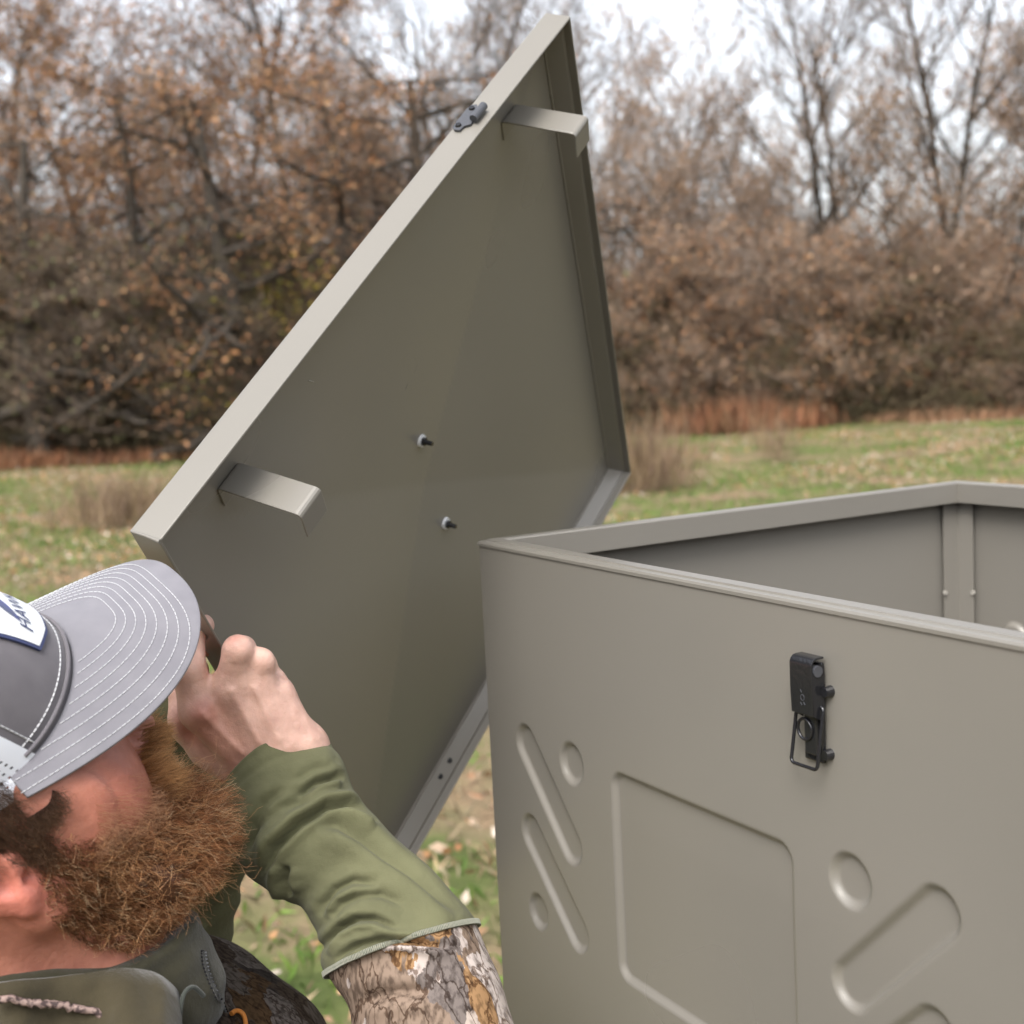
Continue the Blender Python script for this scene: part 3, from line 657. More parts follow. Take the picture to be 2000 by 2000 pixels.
# hands and forearms
RHd = Field()
W0 = c_(548, 1500, .985); EL = c_(880, 2170, .90)
RHd.add(cone(EL, W0, .028, .0275))
RHd.add(cone(c_(520, 1482, .98), c_(590, 1462, .985), .020, .020), .02)
mc = [((488, 1478, .972), (392, 1385, .958), .0165, .0145), ((522, 1462, .968), (452, 1345, .957), .0160, .0140), ((552, 1452, .968), (500, 1332, .962), .0155, .0130), ((583, 1450, .975), (543, 1356, .975), .0150, .0120)]
for a, b, ra, rb in mc: RHd.add(cone(c_(*a), c_(*b), ra, rb), .009)
fing = [[(392, 1385, .958, .0142), (368, 1308, .950, .0122), (372, 1240, .965, .0102), (395, 1222, .985, .0088)],
        [(452, 1345, .957, .0128), (464, 1270, .946, .0103), (474, 1268, .966, .0092), (458, 1300, .985, .0086)],
        [(500, 1332, .962, .0124), (508, 1294, .957, .0100), (514, 1300, .980, .0095), (500, 1325, .992, .0085)],
        [(540, 1360, .975, .0112), (534, 1332, .984, .0092), (532, 1340, .998, .0082), (520, 1352, 1.004, .0076)]]
for ch in fing:
    for i, (a, b) in enumerate(zip(ch[:-1], ch[1:])): RHd.add(cone(c_(*a[:3]), c_(*b[:3]), a[3], b[3]), .0070 if i == 0 else .0035)
th_ = [(505, 1515, .985, .0210), (415, 1453, .985, .0165), (370, 1412, .980, .0128), (366, 1352, .982, .0118), (380, 1310, .985, .0105)]
for a, b in zip(th_[:-1], th_[1:]): RHd.add(cone(c_(*a[:3]), c_(*b[:3]), a[3], b[3]), .010)
RHd.add(ell(c_(357, 1400, .972), (.0085, .010, .0085)), .008)                       # thumb joint
RHd.add(ell(c_(394, 1388, .9445), (.006, .0065, .004)), .008)                       # index knuckle
RHd.sub(cone(c_(489, 1262, .9355), c_(498, 1320, .9405), .0026, .0012), .0025)         # cleft between the fingers
def tendon(p):
    d = 0
    for a, b in (((452, 1350), (505, 1450)), ((498, 1345), (545, 1445)), ((396, 1395), (470, 1470))):
        q = cpix(p); A2 = np.array(a, float); B2 = np.array(b, float); t = np.clip(((q - A2) @ (B2 - A2)) / ((B2 - A2) @ (B2 - A2)), 0, 1)
        d = d + .0015 * np.exp(-(np.linalg.norm(q - A2 - t[:, None] * (B2 - A2), axis=1) / 8.0) ** 2)
    for cx, cy, dx, dy in ((398, 1375, .5, -.86), (390, 1392, .5, -.86), (402, 1400, .5, -.86), (384, 1378, .5, -.86)):       # knuckle wrinkles
        q = cpix(p) - [cx, cy]; al = q[:, 0] * dx + q[:, 1] * dy; ac = q[:, 0] * dy - q[:, 1] * dx
        d = d - .0005 * np.exp(-(ac / 2.2) ** 2 - (al / 12) ** 2)
    return d
Vr, Fr = nets(RHd, c_(330, 1720, .90) - [.02, .02, .12], c_(700, 1180, .90) + [.03, .03, .0], .0013, tendon)
LHd = Field()                                                   # far arm and hand, holding the lid corner from outside
LE = c_(395, 1588, 1.10); LWr = c_(235, 1330, 1.03); LS = c_(250, 2120, 1.12)
LHd.add(cone(LE, LWr, .040, .027)); LHd.add(cone(LS, LE, .05, .042), .02)
LHd.add(ell(c_(240, 1260, 1.02), (.035, .04, .016)), .02)
for i, (x0_, y0_, x1_, y1_, x2_, y2_) in enumerate(((285, 1235, 345, 1222, 402, 1262), (280, 1215, 320, 1180, 352, 1150), (262, 1205, 290, 1160, 320, 1130), (240, 1210, 255, 1160, 285, 1120))):
    LHd.add(cone(c_(x0_, y0_, 1.02), c_(x1_, y1_, 1.012), .011, .010), .01); LHd.add(cone(c_(x1_, y1_, 1.012), c_(x2_, y2_, .995), .0098, .0082), .004)
LHd.add(cone(c_(215, 1290, 1.01), c_(200, 1200, .985), .013, .0105), .012)
Vl, Fl = nets(LHd, c_(180, 1480, 1.0) - [.02, .02, .10], c_(440, 1080, 1.0) + [.02, .03, .08], .0028)
# rest of the body under the clothes, coarse
RS = c_(330, 2330, .78); CH = c_(190, 2400, .98)
bw = lambda x_, y_, z_: w2c(np.array([x_, y_, z_]))
chw = c2w(CH); hipw = np.array([chw[0] - .02, chw[1] - .04, .80])
Bd = Field()
Bd.add(cone(nb1, CH, .050, .09)); Bd.add(cone(RS, LS, .07, .07), .06); Bd.add(cone(CH, w2c(hipw), .135, .13), .06)
Bd.add(cone(RS, EL, .05, .034), .02); Bd.add(cone(LS, LE, .045, .036), .02)
for s in (-1, 1):
    hp = hipw + [s * .05, -s * .07, -.04]; kn = hp + [.10, .10, -.36]; kn[2] = .44; fo = kn + [-.04, -.05, 0]; fo[2] = .10
    Bd.add(cone(w2c(hp), w2c(kn), .085, .062), .04); Bd.add(cone(w2c(kn), w2c(fo), .060, .045), .03); Bd.add(cone(w2c(fo - [0, 0, .05]), w2c(fo + [.15, .13, -.07]), .045, .035), .02)
Vb, Fb = nets(Bd, np.min([w2c(hipw + [-.35, -.35, -.9]), w2c(hipw + [.35, .35, -.9]), RS, EL, LS], 0) - .25, np.max([RS, LS, nb1, LE, EL], 0) + .2, .012)
print('nets', round(time.time() - T0, 1), len(Vh), len(Vr), len(Vl), len(Vb))
# keep only what lies well under the clothing of the coarse body
SKIN = mat('skin', rough=.46, spec=.4, sss=.12, tint=True, noise=(55, [(.32, (.80, .72, .70)), (.68, (1.12, 1.08, 1.06))], 5), bump=[(900, .00025, 3), (220, .0006, 4)])
cols = []
base = np.array([.60, .34, .26]); 
def patch(P, c0, r): return np.exp(-(np.linalg.norm(P - c0, axis=1) / r) ** 2)[:, None]
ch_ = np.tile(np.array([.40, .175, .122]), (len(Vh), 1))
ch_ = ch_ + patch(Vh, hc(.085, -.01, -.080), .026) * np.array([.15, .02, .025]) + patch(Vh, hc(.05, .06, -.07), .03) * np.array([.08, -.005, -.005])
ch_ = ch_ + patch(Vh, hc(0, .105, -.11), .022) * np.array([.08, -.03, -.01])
cr_ = np.tile(np.array([.68, .45, .365]), (len(Vr), 1))
cr_ = cr_ - patch(Vr, c_(398, 1390, .943), .009) * np.array([.04, .11, .09]) - patch(Vr, c_(410, 1425, .95), .02) * np.array([.02, .06, .06])
cr_ = cr_ - patch(Vr, c_(365, 1430, .96), .016) * np.array([.06, .13, .12]) - patch(Vr, c_(440, 1520, .95), .03) * np.array([.06, .12, .12]) - patch(Vr, c_(460, 1250, .94), .006) * np.array([.02, .08, .06])
allV = np.concatenate([toH(Vh), Vr, Vl, Vb]); o1 = len(Vh); o2 = o1 + len(Vr); o3 = o2 + len(Vl)
allC = np.concatenate([ch_, cr_, np.tile([.5, .26, .19], (len(Vl) + len(Vb), 1))])
body = pobj('body', allV, np.concatenate([Fh, Fr + o1, Fl + o2, Fb + o3]), SKIN, cols=allC)

# ---- clothing
def fabric(name, col, var=.12, scale=1500):
    return mat(name, rough=.85, spec=.15, sheen=.25, noise=(30, [(.3, tuple(np.array(col) * (1 - var))), (.7, tuple(np.array(col) * (1 + var)))], 5), bump=[(scale, .0003, 2), (70, .0016, 3)])
OLIVE = fabric('olive_knit', (.130, .129, .069)); OLIVE.node_tree.nodes['Principled BSDF'].inputs['Sheen Weight'].default_value = .06
OLIVED = fabric('dark_olive_ripstop', (.048, .039, .021), .25)
def camo(name, bright=1.0):
    m = bpy.data.materials.new(name); m.use_nodes = True; N = m.node_tree; b = N.nodes['Principled BSDF']; b.inputs['Roughness'].default_value = .85; b.inputs['Specular IOR Level'].default_value = .15
    tc = N.nodes.new('ShaderNodeTexCoord'); mp = N.nodes.new('ShaderNodeMapping'); mp.inputs['Scale'].default_value = (1, 1, .33)
    N.links.new(tc.outputs['Object'], mp.inputs['Vector'])
    big = N.nodes.new('ShaderNodeTexVoronoi'); big.inputs['Scale'].default_value = 34; big.inputs['Randomness'].default_value = 1
    wn = N.nodes.new('ShaderNodeTexNoise'); wn.inputs['Scale'].default_value = 40; wn.inputs['Detail'].default_value = 6
    mxv = N.nodes.new('ShaderNodeMix'); mxv.data_type = 'VECTOR'; mxv.inputs[0].default_value = .06
    N.links.new(mp.outputs[0], wn.inputs['Vector']); N.links.new(mp.outputs[0], mxv.inputs[4]); N.links.new(wn.outputs['Color'], mxv.inputs[5]); N.links.new(mxv.outputs[1], big.inputs['Vector'])
    sp = N.nodes.new('ShaderNodeSeparateColor'); N.links.new(big.outputs['Color'], sp.inputs[0])
    r1 = N.nodes.new('ShaderNodeValToRGB'); r1.color_ramp.interpolation = 'CONSTANT'; els = r1.color_ramp.elements
    pal_ = [(0, (.40, .34, .30)), (.22, (.23, .17, .13)), (.42, (.50, .44, .41)), (.60, (.16, .135, .125)), (.76, (.30, .18, .09)), (.88, (.44, .38, .35))]
    for i_, (p_, c0) in enumerate(pal_):
        e_ = els[i_] if i_ < 2 else els.new(p_); e_.position = p_; e_.color = (*[v_ * bright for v_ in c0], 1)
    N.links.new(sp.outputs[0], r1.inputs[0])
    fine = N.nodes.new('ShaderNodeTexNoise'); fine.inputs['Scale'].default_value = 260; fine.inputs['Detail'].default_value = 5; N.links.new(mp.outputs[0], fine.inputs['Vector'])
    r2 = N.nodes.new('ShaderNodeValToRGB'); r2.color_ramp.elements[0].position = .36; r2.color_ramp.elements[0].color = (.45, .42, .4, 1); r2.color_ramp.elements[1].position = .56; r2.color_ramp.elements[1].color = (1.1, 1.08, 1.05, 1); N.links.new(fine.outputs['Fac'], r2.inputs[0])
    edge = N.nodes.new('ShaderNodeTexVoronoi'); edge.feature = 'DISTANCE_TO_EDGE'; edge.inputs['Scale'].default_value = 52; N.links.new(mxv.outputs[1], edge.inputs['Vector'])
    r3 = N.nodes.new('ShaderNodeValToRGB'); r3.color_ramp.elements[0].position = .02; r3.color_ramp.elements[0].color = (.38, .33, .30, 1); r3.color_ramp.elements[1].position = .05; r3.color_ramp.elements[1].color = (1, 1, 1, 1); N.links.new(edge.outputs['Distance'], r3.inputs[0])
    m1 = N.nodes.new('ShaderNodeMix'); m1.data_type = 'RGBA'; m1.blend_type = 'MULTIPLY'; m1.inputs[0].default_value = 1; N.links.new(r1.outputs[0], m1.inputs[6]); N.links.new(r2.outputs[0], m1.inputs[7])
    m2 = N.nodes.new('ShaderNodeMix'); m2.data_type = 'RGBA'; m2.blend_type = 'MULTIPLY'; m2.inputs[0].default_value = 1; N.links.new(m1.outputs[2], m2.inputs[6]); N.links.new(r3.outputs[0], m2.inputs[7])
    N.links.new(m2.outputs[2], b.inputs['Base Color']); return m
CAMO = camo('bark_camouflage', .98); CAMOD = camo('dark_camouflage', .24)
# right sleeve, from cuff to above the elbow: (left outline, right outline, depth)
ring = [((437, 1582), (626, 1431), .985), ((436, 1618), (662, 1482), .982), ((452, 1668), (685, 1535), .975), ((500, 1722), (696, 1560), .968), ((560, 1758), (735, 1600), .960), ((596, 1772), (775, 1638), .955), ((616, 1805), (820, 1682), .948), ((634, 1850), (868, 1728), .940), ((632, 1886), (914, 1778), .932), ((655, 1925), (945, 1830), .925), ((680, 1975), (982, 1920), .918), ((690, 2050), (1012, 2010), .91), ((710, 2150), (1035, 2110), .90), ((745, 2230), (1035, 2200), .90)]
def sleeve(ring, split, folds, nphi=150, per=16):
    Cn = []; R1 = []; R2 = []
    for l, r, z in ring:
        A3 = c_(l[0], l[1], z); B3 = c_(r[0], r[1], z); Cn.append((A3 + B3) / 2); R1.append((B3 - A3) / 2)
    Cn = np.array(Cn); R1 = np.array(R1); T = np.gradient(Cn, axis=0); T /= np.linalg.norm(T, axis=1)[:, None]
    for i in range(len(Cn)):
        r2 = np.cross(T[i], R1[i]); r2 /= np.linalg.norm(r2)
        if r2[2] < 0: r2 = -r2
        R2.append(r2 * np.linalg.norm(R1[i]) * .86 - T[i] * (.015 if i == 0 else .008 * (i < 3)))
    R2 = np.array(R2)
    def cat(P, t):
        i = int(min(max(math.floor(t), 0), len(P) - 2)); f_ = t - i; p0 = P[max(i - 1, 0)]; p1 = P[i]; p2 = P[i + 1]; p3 = P[min(i + 2, len(P) - 1)]
        return .5 * ((2 * p1) + (-p0 + p2) * f_ + (2 * p0 - 5 * p1 + 4 * p2 - p3) * f_ ** 2 + (-p0 + 3 * p1 - 3 * p2 + p3) * f_ ** 3)
    ts = np.linspace(0, len(ring) - 1, (len(ring) - 1) * per + 1); ph = np.arange(nphi) / nphi * 2 * np.pi
    V = np.array([cat(Cn, t) + np.cos(ph)[:, None] * cat(R1, t) + np.sin(ph)[:, None] * cat(R2, t) for t in ts])
    ctr = np.array([cat(Cn, t) for t in ts])[:, None]
    n_ = V - ctr; n_ /= np.linalg.norm(n_, axis=2)[..., None]
    q = cpix(V.reshape(-1, 3)); d = np.zeros(len(q))
    for pts, wd, dp in folds:
        pts = np.array(pts, float); best = np.full(len(q), 1e9); fr = np.zeros(len(q)); acc = 0; sl_ = np.linalg.norm(np.diff(pts, axis=0), axis=1); tot = sl_.sum(); side = np.zeros(len(q))
        for a, b, L_ in zip(pts[:-1], pts[1:], sl_):
            ba = b - a; t = np.clip(((q - a) @ ba) / (ba @ ba), 0, 1); v = q - a - t[:, None] * ba; dd = np.linalg.norm(v, axis=1)
            m_ = dd < best; best[m_] = dd[m_]; fr[m_] = (acc + t[m_] * L_) / tot; side[m_] = np.sign(ba[0] * v[:, 1] - ba[1] * v[:, 0])[m_]; acc += L_
        tp = np.clip(np.minimum(fr, 1 - fr) * 5, 0, 1) ** .7; x_ = best / wd * 1.0
        d += 2.1 * tp * dp * (-np.exp(-x_ ** 2) + .75 * np.exp(-((x_ - 2.2) / 1.6) ** 2) * np.where(side > 0, 1.0, .55))
    front = np.clip(n_.reshape(-1, 3)[:, 2] * 2 + .35, 0, 1)
    ti = np.repeat(ts, nphi)
    hem = .0009 * np.exp(-((ti - .62) / .10) ** 2) * -1 + .0008 * np.exp(-((ti - .05) / .12) ** 2)
    ns = .0012 * (np.sin(q[:, 0] * .031 + q[:, 1] * .017) * np.sin(q[:, 1] * .027 - q[:, 0] * .012 + 1))
    V2 = V.reshape(-1, 3) + n_.reshape(-1, 3) * (d * front + hem + ns)[:, None]
    m = len(ts); I = np.arange(m * nphi).reshape(m, nphi); J = np.roll(I, -1, 1)
    F = np.stack([I[:-1], J[:-1], J[1:], I[1:]], -1)
    return V2, F, ts, nphi
FO = [([(583, 1554), (617, 1528), (658, 1517), (672, 1520)], 7, .0032), ([(735, 1594), (700, 1577), (679, 1573), (636, 1577), (586, 1609), (540, 1655), (521, 1702)], 7, .0046),
      ([(614, 1606), (664, 1612), (711, 1637), (757, 1671), (804, 1702), (850, 1739), (900, 1785)], 13, .0036), ([(668, 1580), (704, 1592), (735, 1608)], 6, .0022),
      ([(625, 1790), (632, 1768), (655, 1739), (690, 1722), (740, 1728)], 8, .0026), ([(652, 1790), (670, 1765), (700, 1752), (745, 1748), (792, 1766)], 8, .0020),
      ([(628, 1858), (640, 1838), (662, 1813), (697, 1796), (733, 1795), (778, 1814)], 6, .0034), ([(655, 1880), (668, 1864), (698, 1846), (745, 1837), (806, 1838), (882, 1851)], 6, .0034),
      ([(560, 1690), (553, 1722), (566, 1752)], 8, .0034), ([(480, 1655), (492, 1612), (518, 1572), (560, 1538)], 10, .0020), ([(470, 1672), (500, 1620), (545, 1580), (600, 1560)], 11, .0020), ([(655, 1500), (615, 1505), (575, 1528)], 9, .0010),
      ([(700, 1960), (760, 1940), (840, 1935)], 12, .002)]
Vs, Fs, ts, nphi = sleeve(ring, 0, FO)
front_ph = np.sin(np.arange(nphi) / nphi * 2 * np.pi)
ksp = 8 * 16 + 8
F1 = Fs[:ksp].reshape(-1, 4); F2 = Fs[ksp:].reshape(-1, 4)
# the olive part ends in a stitched hem over the camouflage part
o = pobj('sleeve', Vs[:(ksp + 1) * nphi], F1, OLIVE, label='olive knit sleeve with deep folds'); sm = o.modifiers.new('cloth', 'SOLIDIFY'); sm.thickness = .0022; sm.offset = -1
ctr = Vs.reshape(-1, nphi, 3).mean(1, keepdims=True)
V2 = (Vs.reshape(-1, nphi, 3) - ctr); V2 = (ctr + V2 * .985).reshape(-1, 3)
o = pobj('upper_sleeve', V2[ksp * nphi:], F2 - ksp * nphi, CAMO, label='bark camouflage sleeve above the elbow'); sm = o.modifiers.new('cloth', 'SOLIDIFY'); sm.thickness = .002; sm.offset = -1
G3 = Vs.reshape(-1, nphi, 3)
hem_c = G3[ksp]; mb = MB(); mb.tube(hem_c + (hem_c - ctr[ksp]) * .004, .0021, 8, closed=True)
hm = pobj('hem', np.concatenate(mb.V), np.concatenate(mb.F4), mat('hem_binding', rough=.9, noise=(500, [(.4, (.11, .12, .085)), (.6, (.20, .19, .14))], 2)), parent=person)
st = []; dirs = hem_c - ctr[ksp]; dirs = dirs / np.linalg.norm(dirs, axis=1)[:, None]
tan = np.roll(hem_c, -1, 0) - hem_c; tan /= np.linalg.norm(tan, axis=1)[:, None]; ax_ = np.cross(tan, dirs)
mb = MB()
P_ = np.repeat(hem_c, 2, 0); P_[1::2] = (hem_c + np.roll(hem_c, -1, 0)) / 2; D_ = np.repeat(dirs, 2, 0); A2_ = np.repeat(ax_, 2, 0)
Vq, Fq = prisms(P_ + D_ * .0022 - A2_ * .0018, P_ + D_ * .0022 + A2_ * .0018, np.full(len(P_), .00028), np.full(len(P_), .00028), 4)
obj('stitching', mesh_from('stitching', c2p(Vq), Fq, mat('pale_thread', (.30, .30, .24), rough=.8)), hm)
# far sleeve (nets with creases)
Ls = Field().add(cone(LE, c_(262, 1375, 1.045), .049, .040)).add(cone(LS, LE, .055, .047), .02)
def crease(p): return .0035 * np.sin(p[:, 0] * 130 + 2.5 * np.sin(p[:, 1] * 70)) * np.sin(p[:, 1] * 90 + 1)
V, F = nets(Ls, np.minimum(LE, LS) - .12, np.maximum(LE, c_(262, 1375, 1.04)) + .12, .005, crease)
pobj('far_sleeve', V, F, OLIVE, label='olive sleeve of the far arm behind the beard')
# jacket
JK = Field()
JK.add(ell(c_(300, 2150, 1.00), (.125, .108, .11))); JK.add(cone(c_(-60, 2300, .86), c_(310, 2160, 1.03), .125, .105), .05)
JK.add(cone(c2w(CH) * 0 + CH, w2c(hipw), .165, .155), .08); JK.add(cone(RS + [0, -.02, 0], CH, .09, .12), .08)
JK.add(cone(RS, c_(690, 2260, .86), .062, .058), .05)
JK.sub(cone(hc(0, -.03, -.10) * HS, hc(0, -.045, -.20) * HS, .066, .070), .012)
def jn(p): return .006 * np.sin(p[:, 0] * 40 + 2 * np.sin(p[:, 2] * 30)) * np.sin(p[:, 1] * 45)
Jv, Jf = nets(JK, np.min([w2c(hipw), RS, CH], 0) - .30, np.max([RS, LS, CH, c_(310, 2000, .9)], 0) + .22, .0055, jn)
pobj('jacket', Jv, Jf, CAMOD, label='dark brown camouflage jacket')
TR = Field()
for s in (-1, 1):
    hp = hipw + [s * .05, -s * .07, -.02]; kn = hp + [.10, .10, -.36]; kn[2] = .44; fo = kn + [-.04, -.05, 0]; fo[2] = .13
    TR.add(cone(w2c(hp), w2c(kn), .105, .078), .05); TR.add(cone(w2c(kn), w2c(fo), .076, .066), .04)
TR.add(ell(w2c(hipw), (.15, .12, .14)), .05)
V, F = nets(TR, w2c(hipw + [0, 0, -.4]) - .6, w2c(hipw) + .45, .012); pobj('trousers', V, F, OLIVED)
BT = Field()
for s in (-1, 1):
    hp = hipw + [s * .05, -s * .07, -.04]; kn = hp + [.10, .10, -.36]; kn[2] = .44; fo = kn + [-.04, -.05, 0]; fo[2] = .10
    BT.add(cone(w2c(fo + [0, 0, .1]), w2c(fo - [0, 0, .045]), .058, .055)); BT.add(cone(w2c(fo - [0, 0, .05]), w2c(fo + [.15, .13, -.06]), .052, .044), .03)
V, F = nets(BT, w2c(hipw + [0, 0, -.7]) - .45, w2c(hipw + [0, 0, -.7]) + .45, .01); pobj('boots', V, F, mat('brown_boot_leather', (.07, .045, .03), rough=.6))
# collars: stand-up bands around the neck
def front_z(px, py, fld, sc, z0=.55, z1=1.3):
    z = z0
    for _ in range(60):
        d = fld.ev(np.array([campt(px, py, z)]) / sc)[0] * sc
        if d < .0008: return z
        z += d * .95
        if z > z1: break
    return None
def hug(px, py, off, dflt):
    z = front_z(px, py, Hd, HS); return c_(px, py, (z if z else dflt) - off)
def collar(name, path, height, thick, m, label=None, tilt=None, parent=person):
    """path: camera-axis points of the lower edge; height vectors per point"""
    n_ = len(path); path = np.array(path); H_ = np.array(height)
    tcs = np.linspace(0, 1, 7); V = []
    for t in tcs: V.append(path + H_ * t)
    V = np.concatenate(V); F = []
    for k in range(6):
        for j in range(n_ - 1): F.append([k * n_ + j, k * n_ + j + 1, (k + 1) * n_ + j + 1, (k + 1) * n_ + j])
    o = pobj(name, V, np.array(F), m, parent=parent); s_ = o.modifiers.new('cloth', 'SOLIDIFY'); s_.thickness = thick; s_.offset = 0
    if label: o['label'] = label
    return o
def splinepts(P, n):
    P = np.array(P, float); t = np.linspace(0, len(P) - 1, n); out = []
    for v in t:
        i = int(min(math.floor(v), len(P) - 2)); f_ = v - i; p0 = P[max(i - 1, 0)]; p1 = P[i]; p2 = P[i + 1]; p3 = P[min(i + 2, len(P) - 1)]
        out.append(.5 * ((2 * p1) + (-p0 + p2) * f_ + (2 * p0 - 5 * p1 + 4 * p2 - p3) * f_ ** 2 + (-p0 + 3 * p1 - 3 * p2 + p3) * f_ ** 3))
    return np.array(out)
pA = hug(0, 1919, 0, .80); pB = hug(150, 1890, 0, .81); dz = np.array([0, .22, -1.0]); upn = np.cross(pB - pA, dz); upn /= np.linalg.norm(upn); upn *= np.sign(upn[1])
SC = Field().add(cone(hc(0, -.028, -.100) * HS, hc(0, -.040, -.215) * HS, .0585, .068)).add(cone(hc(.018, .024, -.155) * HS, hc(.02, .012, -.225) * HS, .046, .052), .03).add(cone(hc(0, -.040, -.215) * HS, CH, .062, .085), .02)
SC.sub(lambda p: -((p - pA) @ upn) + .004 * np.sin(p[:, 0] * 60), .003)
V, F = nets(SC, CH - .25, hc(0, 0, -.1) * HS + .2, .0035, lambda p: .0016 * np.sin(p[:, 0] * 210 + 3 * np.sin(p[:, 1] * 60)) * np.sin(p[:, 1] * 140))
pobj('shirt_collar', V, F, fabric('olive_shirt', (.036, .033, .019)), label='darker olive shirt collar inside the jacket')
def over(px, py, off, dflt=.86):
    z = [v for v in (front_z(px, py, SC, 1), front_z(px, py, JK, 1), front_z(px, py, Hd, HS)) if v]
    return c_(px, py, (min(z) if z else dflt) - off)
top = splinepts([over(-110, 1945, .004), over(0, 1919, .004), over(80, 1911, .004), over(160, 1902, .005), over(235, 1893, .006), over(300, 1902, .007), over(338, 1932, .007), over(350, 1965, .006)], 70)
pth = splinepts([over(-110, 2100, .012), over(0, 2080, .012), over(80, 2080, .012), over(160, 2085, .012), over(235, 2090, .012), over(300, 2090, .012), over(336, 2070, .010), over(352, 2040, .008)], 70)
wv = .0014 * np.sin(np.linspace(0, 34, 70))[:, None] * np.array([0, .4, 1])
cl_o = collar('collar', pth + wv, top - pth, .0035, OLIVED, 'olive stand-up jacket collar')
pk = splinepts([over(322, 1935, .010), over(322, 1965, .012), over(318, 2000, .013)], 12); mb = MB().tube(pk, .0009, 6)
pobj('collar_stitch_line', np.concatenate(mb.V), [np.concatenate(mb.F4), np.concatenate(mb.F3)], OLIVED)
# far collar flap, zip and piping
pth3 = splinepts([c_(372, 1990, .915), c_(398, 1975, .93), c_(422, 1965, .955)], 12); top3 = splinepts([c_(352, 1850, .935), c_(385, 1838, .95), c_(410, 1838, .97)], 12)
collar('collar_flap', pth3, top3 - pth3, .003, OLIVED, 'far side of the olive collar')
zp = splinepts([over(398, 1858, .004), over(402, 1885, .004), over(412, 1915, .004), over(428, 1950, .004), over(440, 1975, .004)], 34); mb = MB()
for k in range(0, 34): 
    d_ = np.array([.0022, 0, .0004]) * (1 if k % 2 else -1); mb.tube([zp[k] - d_ * .2, zp[k] + d_], .0007, 5)
zt_ = MB().tube(zp, .0011, 6)
zo = pobj('zip', np.concatenate(zt_.V), np.concatenate(zt_.F4), fabric('zip_tape', (.03, .03, .028)))
obj('zip_teeth', mesh_from('zip_teeth', c2p(np.concatenate(mb.V)), [np.concatenate(mb.F4), np.concatenate(mb.F3)], BLACK), zo)
pl_ = splinepts([over(352, 2015, .012), over(352, 1975, .012), over(360, 1940, .010), over(378, 1928, .008), over(398, 1945, .006)], 24)
mb = MB().tube(pl_, .0014, 8); pobj('piping', np.concatenate(mb.V), [np.concatenate(mb.F4), np.concatenate(mb.F3)], fabric('grey_green_piping', (.045, .05, .042)))
ed_ = splinepts([over(-20, 1950, .014), over(60, 1958, .014), over(130, 1965, .014), over(205, 1982, .014), over(250, 2006, .014)], 40) + rng.normal(0, .0006, (40, 3))
mb = MB().tube(ed_, .0022, 8); pobj('collar_seam', np.concatenate(mb.V), [np.concatenate(mb.F4), np.concatenate(mb.F3)], mat('pinkish_seam_print', rough=.8, noise=(300, [(.45, (.05, .03, .028)), (.6, (.30, .21, .18))], 3)))
op = splinepts([over(452, 1980, .004), over(462, 1974, .006), over(474, 1980, .006), over(480, 1998, .004), over(478, 2015, .003)], 16)
mb = MB().tube(op, .0017, 8); pobj('zip_pull', np.concatenate(mb.V), [np.concatenate(mb.F4), np.concatenate(mb.F3)], mat('orange_cord', (.55, .20, .035), rough=.6), label='orange cord zip pull')
print('clothes', round(time.time() - T0, 1))

# ------------------------------------------------------------------ cap
CO_ = np.array([-.36011849, -.15224158, -.86202919])
CM = np.array([[.63920034, -.38625713, .66500252], [.6398394, .74683535, -.18122501], [-.42664794, .5413339, .72451994]])
cc_ = lambda P: (np.asarray(P, float) @ CM + CO_) * HS
KK, SLP, WD_, LN = 4.66690618, -.5237535, .09160589, .15580533
def zf(x_, y_): return -KK * x_ ** 2 + SLP * (y_ - .1)
BRIM = mat('grey_brim_cotton', rough=.85, spec=.15, sheen=.2, noise=(60, [(.3, (.172, .166, .182)), (.7, (.198, .191, .206))], 4), bump=[(2500, .00015, 2)])
CROWN = mat('charcoal_crown_cotton', rough=.85, spec=.15, sheen=.2, noise=(60, [(.3, (.128, .118, .128)), (.7, (.155, .143, .153))], 4), bump=[(2500, .00018, 2)])
THREAD = mat('white_thread', (.55, .55, .56), rough=.7); WHITEM = mat('white_mesh', (.74, .76, .82), rough=.7); NAVY = mat('navy_rubber', (.035, .045, .12), rough=.5); PATCH = mat('white_patch', (.72, .73, .74), rough=.55); SWO = mat('slate_print', rough=.5, noise=(60, [(.35, (.09, .10, .12)), (.65, (.06, .07, .24))], 2))
def brim_uv(s_, t):                       # s in -1..1 across, t 0..1 outwards
    th = s_ * 1.35; rx, ry = .080 * np.sin(th), .100 * np.cos(th)
    ph = s_ * np.pi / 2; e_ = 2 / 2.5
    ox = WD_ * np.sign(np.sin(ph)) * np.abs(np.sin(ph)) ** e_; oy = .02 + LN * np.abs(np.cos(ph)) ** e_
    x_ = rx * (1 - t) + ox * t; y_ = ry * (1 - t) + oy * t
    return np.stack([x_, y_, zf(x_, y_)], -1)
ns, ntt = 121, 25
Sg, Tg = np.meshgrid(np.linspace(-1, 1, ns), np.linspace(0, 1, ntt), indexing='ij')
Pb = brim_uv(Sg, Tg); I = np.arange(ns * ntt).reshape(ns, ntt)
Fb_ = np.stack([I[:-1, :-1], I[1:, :-1], I[1:, 1:], I[:-1, 1:]], -1).reshape(-1, 4)
